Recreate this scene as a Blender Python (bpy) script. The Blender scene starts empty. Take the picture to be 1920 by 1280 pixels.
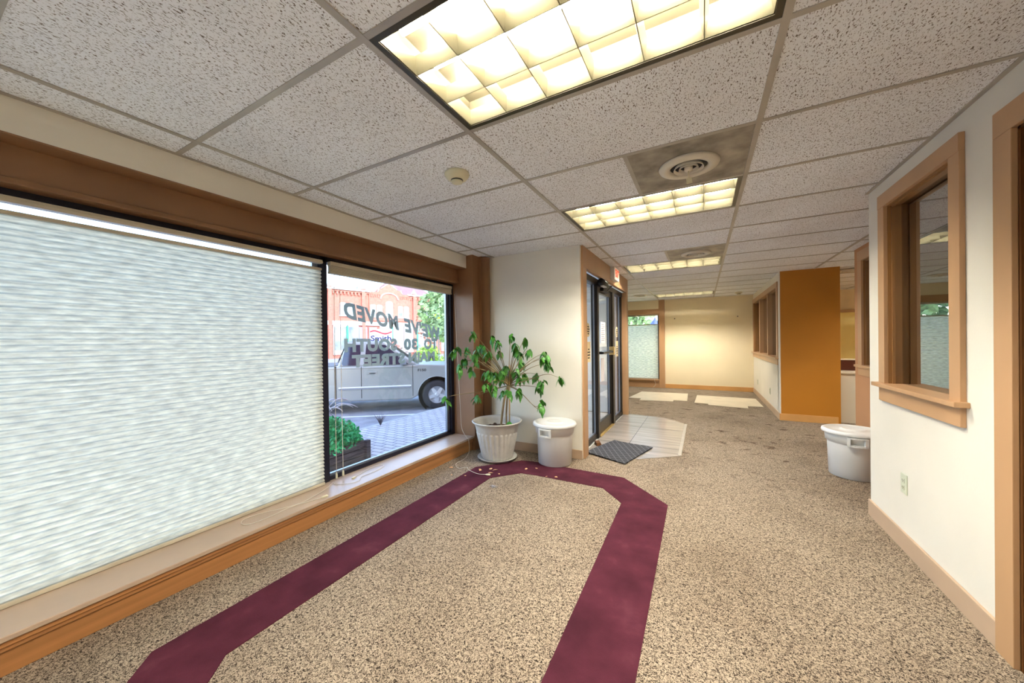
import bpy, bmesh, math, random
from mathutils import Vector, Matrix
random.seed(7)
scn = bpy.context.scene
COL = scn.collection
PI = math.pi
H = 2.285            # ceiling height
G = 0.6096           # ceiling grid pitch (2 ft)

# ------------------------------------------------------------------ camera
yaw, pitch, roll = -0.5041, -0.0056, -0.0133
cam_d = bpy.data.cameras.new('camera'); cam = bpy.data.objects.new('camera', cam_d); COL.objects.link(cam)
fw = Vector((math.sin(yaw)*math.cos(pitch), math.cos(yaw)*math.cos(pitch), math.sin(pitch)))
r0 = Vector((math.cos(yaw), -math.sin(yaw), 0)); u0 = r0.cross(fw)
rr = r0*math.cos(roll)+u0*math.sin(roll); uu = -r0*math.sin(roll)+u0*math.cos(roll)
mw = Matrix((( rr.x, uu.x, -fw.x, 0.9782), (rr.y, uu.y, -fw.y, -0.8136), (rr.z, uu.z, -fw.z, 1.2724), (0,0,0,1)))
cam.matrix_world = mw
cam_d.sensor_width = 36; cam_d.lens = 665.7/1920*36
cam_d.shift_x = 9.68/1920; cam_d.shift_y = 2.95/1920
cam_d.clip_start = 0.02; cam_d.clip_end = 500
scn.camera = cam

# ------------------------------------------------------------------ world, sun, exposure
scn.view_settings.view_transform = 'Standard'; scn.view_settings.look = 'None'
scn.view_settings.gamma = 1; scn.view_settings.use_curve_mapping = False
scn.view_settings.exposure = 1.08
TUBE = 145.0          # strength of the fluorescent tubes
SKY = .60
w = bpy.data.worlds.new('sky'); scn.world = w; w.use_nodes = True
nt = w.node_tree; nt.nodes.clear()
sky = nt.nodes.new('ShaderNodeTexSky'); sky.sky_type = 'NISHITA'; sky.sun_disc = False
sky.sun_elevation = math.radians(46); sky.sun_rotation = math.radians(110); sky.air_density = 1.0; sky.dust_density = .8
bg = nt.nodes.new('ShaderNodeBackground'); bg.inputs['Strength'].default_value = SKY
wo = nt.nodes.new('ShaderNodeOutputWorld')
nt.links.new(sky.outputs[0], bg.inputs[0]); nt.links.new(bg.outputs[0], wo.inputs[0])
sl = bpy.data.lights.new('sun', 'SUN'); sl.energy = 0.95; sl.angle = 0.01; sl.color = (1.0, .95, .88)
so = bpy.data.objects.new('sun', sl); COL.objects.link(so)
so.rotation_euler = Vector((.64, -.28, .76)).to_track_quat('Z', 'Y').to_euler(); so.location = (8, -4, 14)

# ------------------------------------------------------------------ materials
def lin(c):
    def f(v):
        v /= 255.0
        return v/12.92 if v <= .04045 else ((v+.055)/1.055)**2.4
    return (f(c[0]), f(c[1]), f(c[2]), 1)
MATS = {}
def mat(name, col, rough=.6, metal=0, spec=.5, **k):
    m = bpy.data.materials.new(name); m.use_nodes = True; MATS[name] = m
    n = m.node_tree.nodes; l = m.node_tree.links; b = n['Principled BSDF']
    b.inputs['Base Color'].default_value = lin(col); b.inputs['Roughness'].default_value = rough
    b.inputs['Metallic'].default_value = metal; b.inputs['Specular IOR Level'].default_value = spec
    if k.get('emit'):
        b.inputs['Emission Color'].default_value = lin(k.get('ecol', col)); b.inputs['Emission Strength'].default_value = k['emit']
    if k.get('trans'): b.inputs['Transmission Weight'].default_value = k['trans']
    v = k.get('vary')          # (amount, scale): soft mottling of the surface colour
    if v:
        tc = n.new('ShaderNodeTexCoord'); mp = n.new('ShaderNodeMapping'); mp.inputs['Scale'].default_value = k.get('stretch', (1, 1, 1))
        nz = n.new('ShaderNodeTexNoise'); nz.inputs['Scale'].default_value = v[1]; nz.inputs['Detail'].default_value = 5
        cr = n.new('ShaderNodeValToRGB'); a = v[0]
        cr.color_ramp.elements[0].position = .3; cr.color_ramp.elements[1].position = .7
        cr.color_ramp.elements[0].color = lin([max(0, c*(1-a)) for c in col]); cr.color_ramp.elements[1].color = lin([min(255, c*(1+a*.6)) for c in col])
        l.new(tc.outputs['Object'], mp.inputs[0]); l.new(mp.outputs[0], nz.inputs[0]); l.new(nz.outputs[0], cr.inputs[0]); l.new(cr.outputs[0], b.inputs['Base Color'])
    if k.get('bump'):          # (strength, scale)
        nz2 = n.new('ShaderNodeTexNoise'); nz2.inputs['Scale'].default_value = k['bump'][1]; tc2 = n.new('ShaderNodeTexCoord')
        bp = n.new('ShaderNodeBump'); bp.inputs['Strength'].default_value = k['bump'][0]; bp.inputs['Distance'].default_value = .005
        l.new(tc2.outputs['Object'], nz2.inputs[0]); l.new(nz2.outputs[0], bp.inputs['Height']); l.new(bp.outputs[0], b.inputs['Normal'])
    return m
def nodes_of(m): return m.node_tree.nodes, m.node_tree.links, m.node_tree.nodes['Principled BSDF']
def ramp(n, pts):
    cr = n.new('ShaderNodeValToRGB'); e = cr.color_ramp.elements
    e[0].position, e[0].color = pts[0]; e[1].position, e[1].color = pts[-1]
    for p, c in pts[1:-1]:
        x = e.new(p); x.color = c
    return cr
CREAM = mat('cream_paint', (224, 219, 206), .55, vary=(.03, 1.3), bump=(.08, 90))
CREAMY = mat('yellow_cream_paint', (242, 226, 190), .6, vary=(.03, 1.2), bump=(.08, 90))
TAN = mat('tan_trim_paint', (186, 146, 106), .38, vary=(.04, 3), stretch=(1, 1, .3))
BROWN = mat('brown_trim_paint', (138, 100, 68), .4, vary=(.05, 3))
SILLM = mat('sill_paint', (182, 158, 136), .32, vary=(.05, 4))
APRON = mat('apron_wood_paint', (166, 114, 68), .35, vary=(.12, 5), stretch=(1, .15, 6))
ORANGE = mat('ochre_paint', (188, 122, 32), .6, vary=(.05, .9))
TERRA = mat('terracotta_paint', (188, 138, 98), .6, vary=(.04, 1.5))
JAMB = mat('jamb_stain', (150, 106, 58), .4, vary=(.06, 3))
DARKBR = mat('dark_brown_door', (96, 58, 22), .4, vary=(.1, 3), stretch=(4, 4, .4))
BASE = mat('baseboard_vinyl', (184, 158, 132), .45, vary=(.05, 3))
BASEO = mat('baseboard_ochre', (214, 160, 96), .45, vary=(.05, 3))
GRID = mat('grid_metal', (176, 170, 160), .4, .3, vary=(.06, 6))
BLACKISH = mat('black_plastic', (20, 19, 18), .45)
BRONZE = mat('bronze_frame', (52, 47, 42), .35, .5, vary=(.1, 8))
NAVYFR = mat('window_frame_black', (26, 28, 44), .3, .3)
ALU = mat('aluminium', (150, 156, 168), .3, .8)
WHITEPL = mat('white_plastic', (218, 217, 214), .35, vary=(.02, 4))
GREYPL = mat('grey_plastic', (190, 186, 178), .5, vary=(.05, 14))
IVORY = mat('ivory_plastic', (214, 208, 178), .4)
OUTL = mat('outlet_plastic', (196, 200, 178), .4)
CORDM = mat('cord_cotton', (214, 206, 190), .7)
HEADR = mat('headrail_metal', (200, 190, 166), .4, vary=(.06, 4))
LOUV = mat('louver_metal', (112, 106, 84), .3, .7)
PANM = mat('troffer_pan', (62, 56, 40), .45)
TUBEM = mat('fluorescent_tube', (255, 250, 225), .5, emit=TUBE, ecol=(255, 249, 236))
DARKREV = mat('fixture_shadow_gap', (74, 68, 50), .3, .4)
STAINT = mat('dusty_metal_tile', (150, 142, 128), .5, .1, vary=(.3, 7), bump=(.1, 20))
VENTM = mat('vent_metal', (214, 206, 188), .4)
SOIL = mat('soil', (82, 58, 40), .95, vary=(.5, 40), bump=(1, 60))
BARK = mat('bark', (158, 134, 98), .8, vary=(.2, 30), stretch=(1, 1, .3))
TWIG = mat('twig', (140, 122, 86), .8)
STAKE = mat('bamboo', (206, 170, 120), .6)
LEAF = mat('leaf_green', (72, 138, 46), .45, vary=(.35, 14))
DRYLEAF = mat('dry_leaf', (206, 160, 118), .8, vary=(.2, 60))
RUGM = mat('rug_rubber', (50, 50, 54), .9, vary=(.25, 60), bump=(1, 180))
def quilt(m):            # woven diamonds of the door mat
    n, l, b = nodes_of(m); tc = n.new('ShaderNodeTexCoord'); out = []
    for r in (1.0, -.45):
        mp = n.new('ShaderNodeMapping'); mp.inputs['Rotation'].default_value = (0, 0, r); wv = n.new('ShaderNodeTexWave'); wv.inputs['Scale'].default_value = 5.5; wv.wave_profile = 'SIN'
        l.new(tc.outputs['Object'], mp.inputs[0]); l.new(mp.outputs[0], wv.inputs[0]); p = n.new('ShaderNodeMath'); p.operation = 'POWER'; p.inputs[1].default_value = 12; l.new(wv.outputs['Fac'], p.inputs[0]); out.append(p)
    mx = n.new('ShaderNodeMath'); mx.operation = 'MAXIMUM'; l.new(out[0].outputs[0], mx.inputs[0]); l.new(out[1].outputs[0], mx.inputs[1])
    cr = ramp(n, [(0, lin((44, 44, 48))), (1, lin((92, 92, 96)))]); l.new(mx.outputs[0], cr.inputs[0]); l.new(cr.outputs[0], b.inputs['Base Color'])
PAPER = mat('paper', (232, 226, 226), .7, vary=(.06, 30), stretch=(1, 1, 6))
DECAL = mat('decal_cream', (226, 206, 160), .6)
INK = mat('dark_ink', (62, 50, 40), .6)
EXITR = mat('exit_red', (205, 50, 30), .5, emit=.35, ecol=(230, 70, 40))
EXITP = mat('exit_face', (240, 220, 195), .5, emit=.12, ecol=(255, 226, 190))
MATPL = mat('chair_mat_plastic', (206, 194, 172), .35, vary=(.06, 5))
BRASS = mat('brass', (196, 164, 104), .35, .5)
VINYLT = mat('lettering_vinyl', (186, 198, 198), .6)
def make_vinyl(m):       # thin sticky-back film: lets some daylight through
    n, l = m.node_tree.nodes, m.node_tree.links; b = n['Principled BSDF']; o = n['Material Output']
    t = n.new('ShaderNodeBsdfTranslucent'); t.inputs[0].default_value = lin((205, 215, 212)); mx = n.new('ShaderNodeMixShader'); mx.inputs[0].default_value = .38
    l.new(b.outputs[0], mx.inputs[1]); l.new(t.outputs[0], mx.inputs[2]); l.new(mx.outputs[0], o.inputs[0])
make_vinyl(VINYLT)
LITPANE = mat('yellow_lit_pane', (250, 230, 150), .6)
COUNT = mat('counter_white', (226, 218, 200), .3)
MAROON = mat('dark_maroon', (84, 34, 14), .4)
# outdoors
ASPH = mat('asphalt', (150, 150, 156), .9, vary=(.12, 3), bump=(.3, 40))
LINEP = mat('road_paint', (240, 240, 240), .8)
CONC = mat('concrete', (186, 184, 178), .9, vary=(.08, 3))
TRUCK = mat('silver_car_paint', (164, 163, 158), .28, .35)
CARGLASS = mat('car_glass', (24, 34, 58), .05, 0, .8)
TYRE = mat('tyre_rubber', (42, 42, 46), .8)
RIM = mat('wheel_alloy', (206, 206, 208), .3, .6)
TRIMG = mat('car_trim_grey', (140, 140, 144), .5)
REDL = mat('dark_seam', (34, 34, 38), .7)
ROOFP = mat('purple_brown_roof', (150, 110, 110), .9, vary=(.08, 2))
SNOWW = mat('pale_stone', (206, 198, 192), .8)
GLASSB = mat('shop_glass', (150, 160, 165), .15, 0, .7, vary=(.35, .9))
GREENP = mat('green_paint', (72, 150, 118), .6)
BLUEP = mat('lavender_panel', (170, 180, 226), .7)
WOODP = mat('weathered_wood', (92, 84, 84), .85, vary=(.3, 6), stretch=(1, 1, 8))
BUSH = mat('bush_green', (72, 190, 122), .6, vary=(.35, 9))
GRASSM = mat('purple_grass', (104, 92, 96), .8, vary=(.2, 20))
PLUME = mat('grass_plume', (206, 196, 204), .9)
LAWN = mat('lawn', (160, 190, 90), .9, vary=(.2, 2))
TREEL = mat('tree_leaves', (138, 164, 110), .7, vary=(.4, 3))
TREER = mat('rusty_leaves', (176, 120, 92), .7, vary=(.3, 3))
SIGNW = mat('sign_white', (240, 238, 240), .6)
SIGNR = mat('sign_red', (222, 60, 72), .6)
SIGNB = mat('sign_navy', (28, 36, 104), .6)
PEDY = mat('fluorescent_sign', (206, 240, 40), .5)
LAMPB = mat('lantern_blue_grey', (96, 110, 150), .6)
SIDING = mat('white_siding', (226, 224, 216), .7)

# acoustic ceiling tile with fissures
def make_tile():
    m = mat('acoustic_tile', (240, 243, 248), .85); n, l, b = nodes_of(m)
    tc = n.new('ShaderNodeTexCoord')
    mp = n.new('ShaderNodeMapping'); mp.inputs['Rotation'].default_value = (0, 0, .5); mp.inputs['Scale'].default_value = (1, .42, 1)
    nz = n.new('ShaderNodeTexNoise'); nz.inputs['Scale'].default_value = 225; nz.inputs['Detail'].default_value = 1.2; nz.inputs['Distortion'].default_value = .9
    cr = ramp(n, [(.0, lin((84, 74, 66))), (.36, lin((120, 110, 100))), (.41, lin((240, 243, 248)))])
    nz2 = n.new('ShaderNodeTexNoise'); nz2.inputs['Scale'].default_value = 1.4; nz2.inputs['Detail'].default_value = 3
    cr2 = ramp(n, [(.35, (.86, .84, .82, 1)), (.65, (1, 1, 1, 1))])
    mx = n.new('ShaderNodeMix'); mx.data_type = 'RGBA'; mx.blend_type = 'MULTIPLY'; mx.inputs['Factor'].default_value = .7
    l.new(tc.outputs['Object'], mp.inputs[0]); l.new(mp.outputs[0], nz.inputs[0]); l.new(nz.outputs[0], cr.inputs[0])
    l.new(tc.outputs['Object'], nz2.inputs[0]); l.new(nz2.outputs[0], cr2.inputs[0])
    l.new(cr.outputs[0], mx.inputs[6]); l.new(cr2.outputs[0], mx.inputs[7]); l.new(mx.outputs[2], b.inputs['Base Color'])
    return m
TILE = make_tile()
# looped carpet
def make_carpet():
    m = mat('berber_carpet', (170, 150, 122), .95, spec=.15); n, l, b = nodes_of(m)
    tc = n.new('ShaderNodeTexCoord')
    nz = n.new('ShaderNodeTexNoise'); nz.inputs['Scale'].default_value = 120; nz.inputs['Detail'].default_value = 2.5; nz.inputs['Distortion'].default_value = 1.6
    cr = ramp(n, [(.36, lin((38, 31, 24))), (.45, lin((96, 83, 70))), (.56, lin((170, 154, 134)))])
    big = n.new('ShaderNodeTexNoise'); big.inputs['Scale'].default_value = 1.1; big.inputs['Detail'].default_value = 6; big.inputs['Roughness'].default_value = .65
    c2 = ramp(n, [(.36, (.74, .71, .68, 1)), (.55, (1, 1, 1, 1))])
    # trodden-in stains, strongest in the passage past the doors
    mp = n.new('ShaderNodeMapping'); mp.inputs['Scale'].default_value = (4.2, 7.5, 1)
    st = n.new('ShaderNodeTexNoise'); st.inputs['Scale'].default_value = 1.5; st.inputs['Detail'].default_value = 2; st.inputs['Distortion'].default_value = .4
    c3 = ramp(n, [(.0, (0.4, .34, .3, 1)), (.33, (.48, .42, .38, 1)), (.385, (1, 1, 1, 1))])
    sx = n.new('ShaderNodeSeparateXYZ'); mr = n.new('ShaderNodeMapRange'); mr.inputs['From Min'].default_value = 2.3; mr.inputs['From Max'].default_value = 3.6
    m1 = n.new('ShaderNodeMix'); m1.data_type = 'RGBA'; m1.blend_type = 'MULTIPLY'; m1.inputs['Factor'].default_value = .8
    m2 = n.new('ShaderNodeMix'); m2.data_type = 'RGBA'; m2.blend_type = 'MULTIPLY'
    l.new(tc.outputs['Object'], nz.inputs[0]); l.new(nz.outputs[0], cr.inputs[0]); l.new(tc.outputs['Object'], big.inputs[0]); l.new(big.outputs[0], c2.inputs[0])
    l.new(tc.outputs['Object'], mp.inputs[0]); l.new(mp.outputs[0], st.inputs[0]); l.new(st.outputs[0], c3.inputs[0])
    l.new(tc.outputs['Object'], sx.inputs[0]); l.new(sx.outputs[1], mr.inputs[0])
    l.new(cr.outputs[0], m1.inputs[6]); l.new(c2.outputs[0], m1.inputs[7])
    l.new(mr.outputs[0], m2.inputs['Factor']); l.new(m1.outputs[2], m2.inputs[6]); l.new(c3.outputs[0], m2.inputs[7]); l.new(m2.outputs[2], b.inputs['Base Color'])
    bp = n.new('ShaderNodeBump'); bp.inputs['Strength'].default_value = .5; bp.inputs['Distance'].default_value = .004
    l.new(nz.outputs[0], bp.inputs['Height']); l.new(bp.outputs[0], b.inputs['Normal'])
    return m
CARPET = make_carpet()
def make_burgundy():
    m = mat('burgundy_carpet', (112, 44, 66), .95, spec=.15); n, l, b = nodes_of(m)
    tc = n.new('ShaderNodeTexCoord')
    nz = n.new('ShaderNodeTexNoise'); nz.inputs['Scale'].default_value = 5; nz.inputs['Detail'].default_value = 6
    cr = ramp(n, [(.3, lin((62, 24, 35))), (.6, lin((80, 34, 47))), (.8, lin((100, 54, 65)))])
    l.new(tc.outputs['Object'], nz.inputs[0]); l.new(nz.outputs[0], cr.inputs[0]); l.new(cr.outputs[0], b.inputs['Base Color'])
    f = n.new('ShaderNodeTexNoise'); f.inputs['Scale'].default_value = 260
    bp = n.new('ShaderNodeBump'); bp.inputs['Strength'].default_value = .8; bp.inputs['Distance'].default_value = .003
    l.new(tc.outputs['Object'], f.inputs[0]); l.new(f.outputs[0], bp.inputs['Height']); l.new(bp.outputs[0], b.inputs['Normal'])
    return m
BURG = make_burgundy()
def make_brick(name, c1, c2, cm, scale, bw=.5, rh=.25, ms=.02):
    m = mat(name, c1, .9); n, l, b = nodes_of(m)
    tc = n.new('ShaderNodeTexCoord'); br = n.new('ShaderNodeTexBrick'); br.inputs['Scale'].default_value = scale
    br.inputs['Color1'].default_value = lin(c1); br.inputs['Color2'].default_value = lin(c2); br.inputs['Mortar'].default_value = lin(cm)
    br.inputs['Mortar Size'].default_value = ms; br.inputs['Brick Width'].default_value = bw; br.inputs['Row Height'].default_value = rh
    l.new(tc.outputs['Object'], br.inputs[0]); l.new(br.outputs[0], b.inputs['Base Color'])
    return m
PAVER = make_brick('sidewalk_brick', (206, 200, 200), (190, 184, 184), (142, 136, 140), 1.0, .21, .105, .012)
BRICK = mat('red_brick', (192, 122, 102), .9, vary=(.1, 4))
# vinyl floor by the doors (clear grain)
VTILE = mat('vinyl_floor', (150, 142, 134), .22, vary=(.12, 3), stretch=(.5, 5, 1))
# shade fabric: cloth that lets daylight through
def make_shade(name, col, tr, z0, pitch):
    m = bpy.data.materials.new(name); m.use_nodes = True; n, l = m.node_tree.nodes, m.node_tree.links; n.clear()
    o = n.new('ShaderNodeOutputMaterial'); mx = n.new('ShaderNodeMixShader'); mx.inputs[0].default_value = tr
    d = n.new('ShaderNodeBsdfDiffuse'); t = n.new('ShaderNodeBsdfTranslucent')
    tc = n.new('ShaderNodeTexCoord'); mp = n.new('ShaderNodeMapping'); mp.inputs['Scale'].default_value = (1, 9, 42)
    nz = n.new('ShaderNodeTexNoise'); nz.inputs['Scale'].default_value = 1.6; nz.inputs['Detail'].default_value = 5
    cr = ramp(n, [(.32, lin([c*.88 for c in col])), (.68, lin([min(255, c*1.07) for c in col]))])
    l.new(tc.outputs['Object'], mp.inputs[0]); l.new(mp.outputs[0], nz.inputs[0]); l.new(nz.outputs[0], cr.inputs[0])
    sx = n.new('ShaderNodeSeparateXYZ'); l.new(tc.outputs['Object'], sx.inputs[0])         # crease shading painted in as a darker line at each pleat
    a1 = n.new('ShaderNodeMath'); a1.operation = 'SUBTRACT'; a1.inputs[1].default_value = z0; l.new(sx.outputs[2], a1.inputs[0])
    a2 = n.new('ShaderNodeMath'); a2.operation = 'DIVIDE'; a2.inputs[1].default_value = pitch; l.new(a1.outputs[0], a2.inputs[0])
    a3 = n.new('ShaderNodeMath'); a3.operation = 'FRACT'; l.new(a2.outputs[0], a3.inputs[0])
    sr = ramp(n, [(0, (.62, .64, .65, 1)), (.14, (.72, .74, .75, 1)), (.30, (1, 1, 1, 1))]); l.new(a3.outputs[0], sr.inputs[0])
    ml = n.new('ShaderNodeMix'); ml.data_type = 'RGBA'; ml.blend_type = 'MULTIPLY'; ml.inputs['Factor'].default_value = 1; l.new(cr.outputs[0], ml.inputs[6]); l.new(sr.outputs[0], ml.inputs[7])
    l.new(ml.outputs[2], d.inputs[0]); l.new(ml.outputs[2], t.inputs[0]); l.new(d.outputs[0], mx.inputs[1]); l.new(t.outputs[0], mx.inputs[2]); l.new(mx.outputs[0], o.inputs[0])
    return m
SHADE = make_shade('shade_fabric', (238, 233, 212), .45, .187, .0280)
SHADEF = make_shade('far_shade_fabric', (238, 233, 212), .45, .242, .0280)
# panes: clear glass that passes light straight through and reflects by angle
def make_glass(name, tint, extra=0.0):
    m = bpy.data.materials.new(name); m.use_nodes = True; n, l = m.node_tree.nodes, m.node_tree.links; n.clear()
    o = n.new('ShaderNodeOutputMaterial'); mx = n.new('ShaderNodeMixShader'); t = n.new('ShaderNodeBsdfTransparent'); g = n.new('ShaderNodeBsdfGlossy')
    t.inputs[0].default_value = (*tint, 1); g.inputs['Roughness'].default_value = .0
    lw = n.new('ShaderNodeLayerWeight'); lw.inputs[0].default_value = .5        # facing: 1-cos, the same on both sides of the pane
    pw = n.new('ShaderNodeMath'); pw.operation = 'POWER'; pw.inputs[1].default_value = 5; l.new(lw.outputs['Facing'], pw.inputs[0])
    ad = n.new('ShaderNodeMath'); ad.operation = 'ADD'; ad.inputs[1].default_value = .04+extra; ad.use_clamp = True
    l.new(pw.outputs[0], ad.inputs[0]); l.new(ad.outputs[0], mx.inputs[0]); l.new(t.outputs[0], mx.inputs[1]); l.new(g.outputs[0], mx.inputs[2]); l.new(mx.outputs[0], o.inputs[0])
    return m
GLASS = make_glass('clear_glass', (.96, .97, .98))
MIRGL = make_glass('office_glass', (.5, .5, .5), .42)

# ------------------------------------------------------------------ mesh helpers
class MB:
    """collects boxes, tubes, lathes and polygons into one mesh"""
    def __init__(s): s.v = []; s.f = []; s.m = []; s.sm = []
    def add(s, vs, fs, mi=0, smooth=False):
        o = len(s.v); s.v += [tuple(v) for v in vs]
        for f in fs: s.f.append([i+o for i in f]); s.m.append(mi); s.sm.append(smooth)
        return s
    def box(s, x0, x1, y0, y1, z0, z1, mi=0):
        vs = [(x, y, z) for z in (z0, z1) for x, y in ((x0, y0), (x1, y0), (x1, y1), (x0, y1))]
        return s.add(vs, [(0, 3, 2, 1), (4, 5, 6, 7), (0, 1, 5, 4), (1, 2, 6, 5), (2, 3, 7, 6), (3, 0, 4, 7)], mi)
    def prism(s, pts, z0, z1, mi=0):           # pts in xy, counter-clockwise
        n = len(pts); vs = [(x, y, z0) for x, y in pts]+[(x, y, z1) for x, y in pts]
        fs = [tuple(reversed(range(n))), tuple(range(n, 2*n))]+[(i, (i+1) % n, n+(i+1) % n, n+i) for i in range(n)]
        return s.add(vs, fs, mi)
    def hexa(s, a, b, mi=0):                   # two quads (lists of four points)
        return s.add(list(a)+list(b), [(0, 3, 2, 1), (4, 5, 6, 7), (0, 1, 5, 4), (1, 2, 6, 5), (2, 3, 7, 6), (3, 0, 4, 7)], mi)
    def lathe(s, prof, cx=0, cy=0, n=40, mi=0, smooth=True, rmod=None, cap=(True, True)):
        vs = []; fs = []
        for k, (r, z) in enumerate(prof):
            for i in range(n):
                a = 2*PI*i/n; q = r*(rmod(k, a) if rmod else 1); vs.append((cx+q*math.cos(a), cy+q*math.sin(a), z))
        for k in range(len(prof)-1):
            for i in range(n): fs.append((k*n+i, k*n+(i+1) % n, (k+1)*n+(i+1) % n, (k+1)*n+i))
        if cap[0]: fs.append(tuple(reversed(range(n))))
        if cap[1]: fs.append(tuple(range((len(prof)-1)*n, len(prof)*n)))
        return s.add(vs, fs, mi, smooth)
    def tube(s, pts, r, n=8, mi=0):
        pts = [Vector(p) for p in pts]; R = r if isinstance(r, (list, tuple)) else [r]*len(pts); vs = []; fs = []
        for i, p in enumerate(pts):
            d = (pts[min(i+1, len(pts)-1)]-pts[max(i-1, 0)]).normalized()
            a = d.orthogonal().normalized() if i == 0 else (pa-d*pa.dot(d)).normalized(); pa = a; b = d.cross(a)
            for k in range(n):
                t = 2*PI*k/n; vs.append(p+(a*math.cos(t)+b*math.sin(t))*R[i])
        for i in range(len(pts)-1):
            for k in range(n): fs.append((i*n+k, i*n+(k+1) % n, (i+1)*n+(k+1) % n, (i+1)*n+k))
        fs.append(tuple(reversed(range(n)))); fs.append(tuple(range((len(pts)-1)*n, len(pts)*n)))
        return s.add(vs, fs, mi, True)
    def build(s, name, mats, parent=None, bevel=0, **p):
        me = bpy.data.meshes.new(name); me.from_pydata(s.v, [], s.f)
        for m in (mats if isinstance(mats, (list, tuple)) else [mats]): me.materials.append(m)
        for i, pl in enumerate(me.polygons): pl.material_index = s.m[i]; pl.use_smooth = s.sm[i]
        me.update(); o = bpy.data.objects.new(name, me); COL.objects.link(o)
        if parent: o.parent = parent
        if bevel:
            b = o.modifiers.new('bevel', 'BEVEL'); b.width = bevel; b.segments = 2; b.limit_method = 'ANGLE'
        for k, v in p.items(): o[k] = v
        return o
def box(name, m, x0, x1, y0, y1, z0, z1, parent=None, bevel=0, **p):
    return MB().box(x0, x1, y0, y1, z0, z1).build(name, m, parent, bevel, **p)
def empty(name, loc=(0, 0, 0), rz=0, parent=None, **p):
    o = bpy.data.objects.new(name, None); o.empty_display_size = .1; COL.objects.link(o); o.location = loc; o.rotation_euler = (0, 0, rz)
    if parent: o.parent = parent
    for k, v in p.items(): o[k] = v
    return o
def thing(name, label, category, loc=(0, 0, 0), rz=0, group=None):
    o = empty(name, loc, rz, label=label, category=category)
    if group: o['group'] = group
    return o
def bez(a, c, b, n=10):
    a, b, c = Vector(a), Vector(b), Vector(c)
    return [a*(1-t)**2+c*2*t*(1-t)+b*t*t for t in [i/n for i in range(n+1)]]
def spline(pts, n=6):
    P = [Vector(p) for p in pts]; P = [P[0]*2-P[1]]+P+[P[-1]*2-P[-2]]; out = []
    for i in range(1, len(P)-2):
        for k in range(n):
            t = k/n; out.append(.5*((2*P[i])+(P[i+1]-P[i-1])*t+(2*P[i-1]-5*P[i]+4*P[i+1]-P[i+2])*t*t+(3*P[i]-P[i-1]-3*P[i+1]+P[i+2])*t**3))
    out.append(P[-2]); return out
def text_obj(name, body, m, size, matrix, extrude=.001, bold=0, shear=0, parent=None, width=None, align='CENTER'):
    cu = bpy.data.curves.new(name+'_curve', 'FONT'); cu.body = body; cu.size = size; cu.extrude = extrude; cu.offset = bold; cu.shear = shear
    cu.align_x = align; cu.space_character = 1.1 if name == 'lettered_word' else 1.0; cu.align_y = 'CENTER'; cu.resolution_u = 3
    t = bpy.data.objects.new('tmp', cu); COL.objects.link(t); bpy.context.view_layer.update()
    me = bpy.data.meshes.new_from_object(t.evaluated_get(bpy.context.evaluated_depsgraph_get())); bpy.data.objects.remove(t)
    if width:
        xs = [v.co.x for v in me.vertices]; k = width/(max(xs)-min(xs))
        for v in me.vertices: v.co.x *= k
    me.transform(matrix); me.materials.clear(); me.materials.append(m); me.name = name
    o = bpy.data.objects.new(name, me); COL.objects.link(o)
    if parent: o.parent = parent
    return o
def frame_mat(o, x, y, z):      # matrix whose axes are x, y, z at point o
    x, y, z = Vector(x), Vector(y), Vector(z)
    return Matrix(((x.x, y.x, z.x, o[0]), (x.y, y.y, z.y, o[1]), (x.z, y.z, z.z, o[2]), (0, 0, 0, 1)))
S = dict(kind='structure')

# ================================================================== STRUCTURE
Y0 = -3.2
fl = MB()
fl.box(-1.66, 6.3, Y0, 2.95, -.12, 0); fl.box(-.2, 6.3, 2.95, 5.45, -.12, 0); fl.box(-1.66, 6.3, 5.45, 9.5, -.12, 0)
fl.build('floor', CARPET, **S)

# ceiling tiles (one mesh, recess cells for the troffers left open)
XS = [-1.66, -1.2192, 0, 1.2192, 2.4384, 3.6576, 4.8768, 6.3]
LIGHTS = [(0, 0), (0, 3), (0, 7), (0, 13), (0, -4), (3.6576, 12), (3.6576, 8)]  # entries behind the viewer and in the back office are unseen, added for brightness
ce = MB()
for j in range(-6, 16):
    y0, y1 = j*G, (j+1)*G
    y0 = max(y0, Y0); y1 = min(y1, 9.5)
    if y1 <= y0: continue
    for i in range(len(XS)-1):
        if any(abs(XS[i]-lx) < .01 and j == lj for lx, lj in LIGHTS): continue
        ce.box(XS[i], XS[i+1], y0, y1, H, H+.016)
ce.build('ceiling', TILE, **S)
gr = MB()
for x in XS[1:-1]: gr.box(x-.0125, x+.0125, Y0, 9.26, H-.005, H+.001)
for j in range(-5, 16):
    gr.box(-1.45, 6.2, j*G-.0115, j*G+.0115, H-.004, H+.0005)
for j in (2, 6): gr.box(.61-.0115, .61+.0115, j*G, (j+1)*G, H-.004, H+.0005)
gr.box(-1.455, -1.435, Y0, 2.63, H-.005, H+.001); gr.box(2.0, 2.02, Y0, 2.65, H-.005, H+.001)
gr.build('trim_1', GRID, **S)

# mass of the storeys above: keeps the sun off the pavement
box('wall_upper', BRICK, -1.76, 6.4, -3.4, 9.7, 2.62, 7.2, **S)

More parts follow.
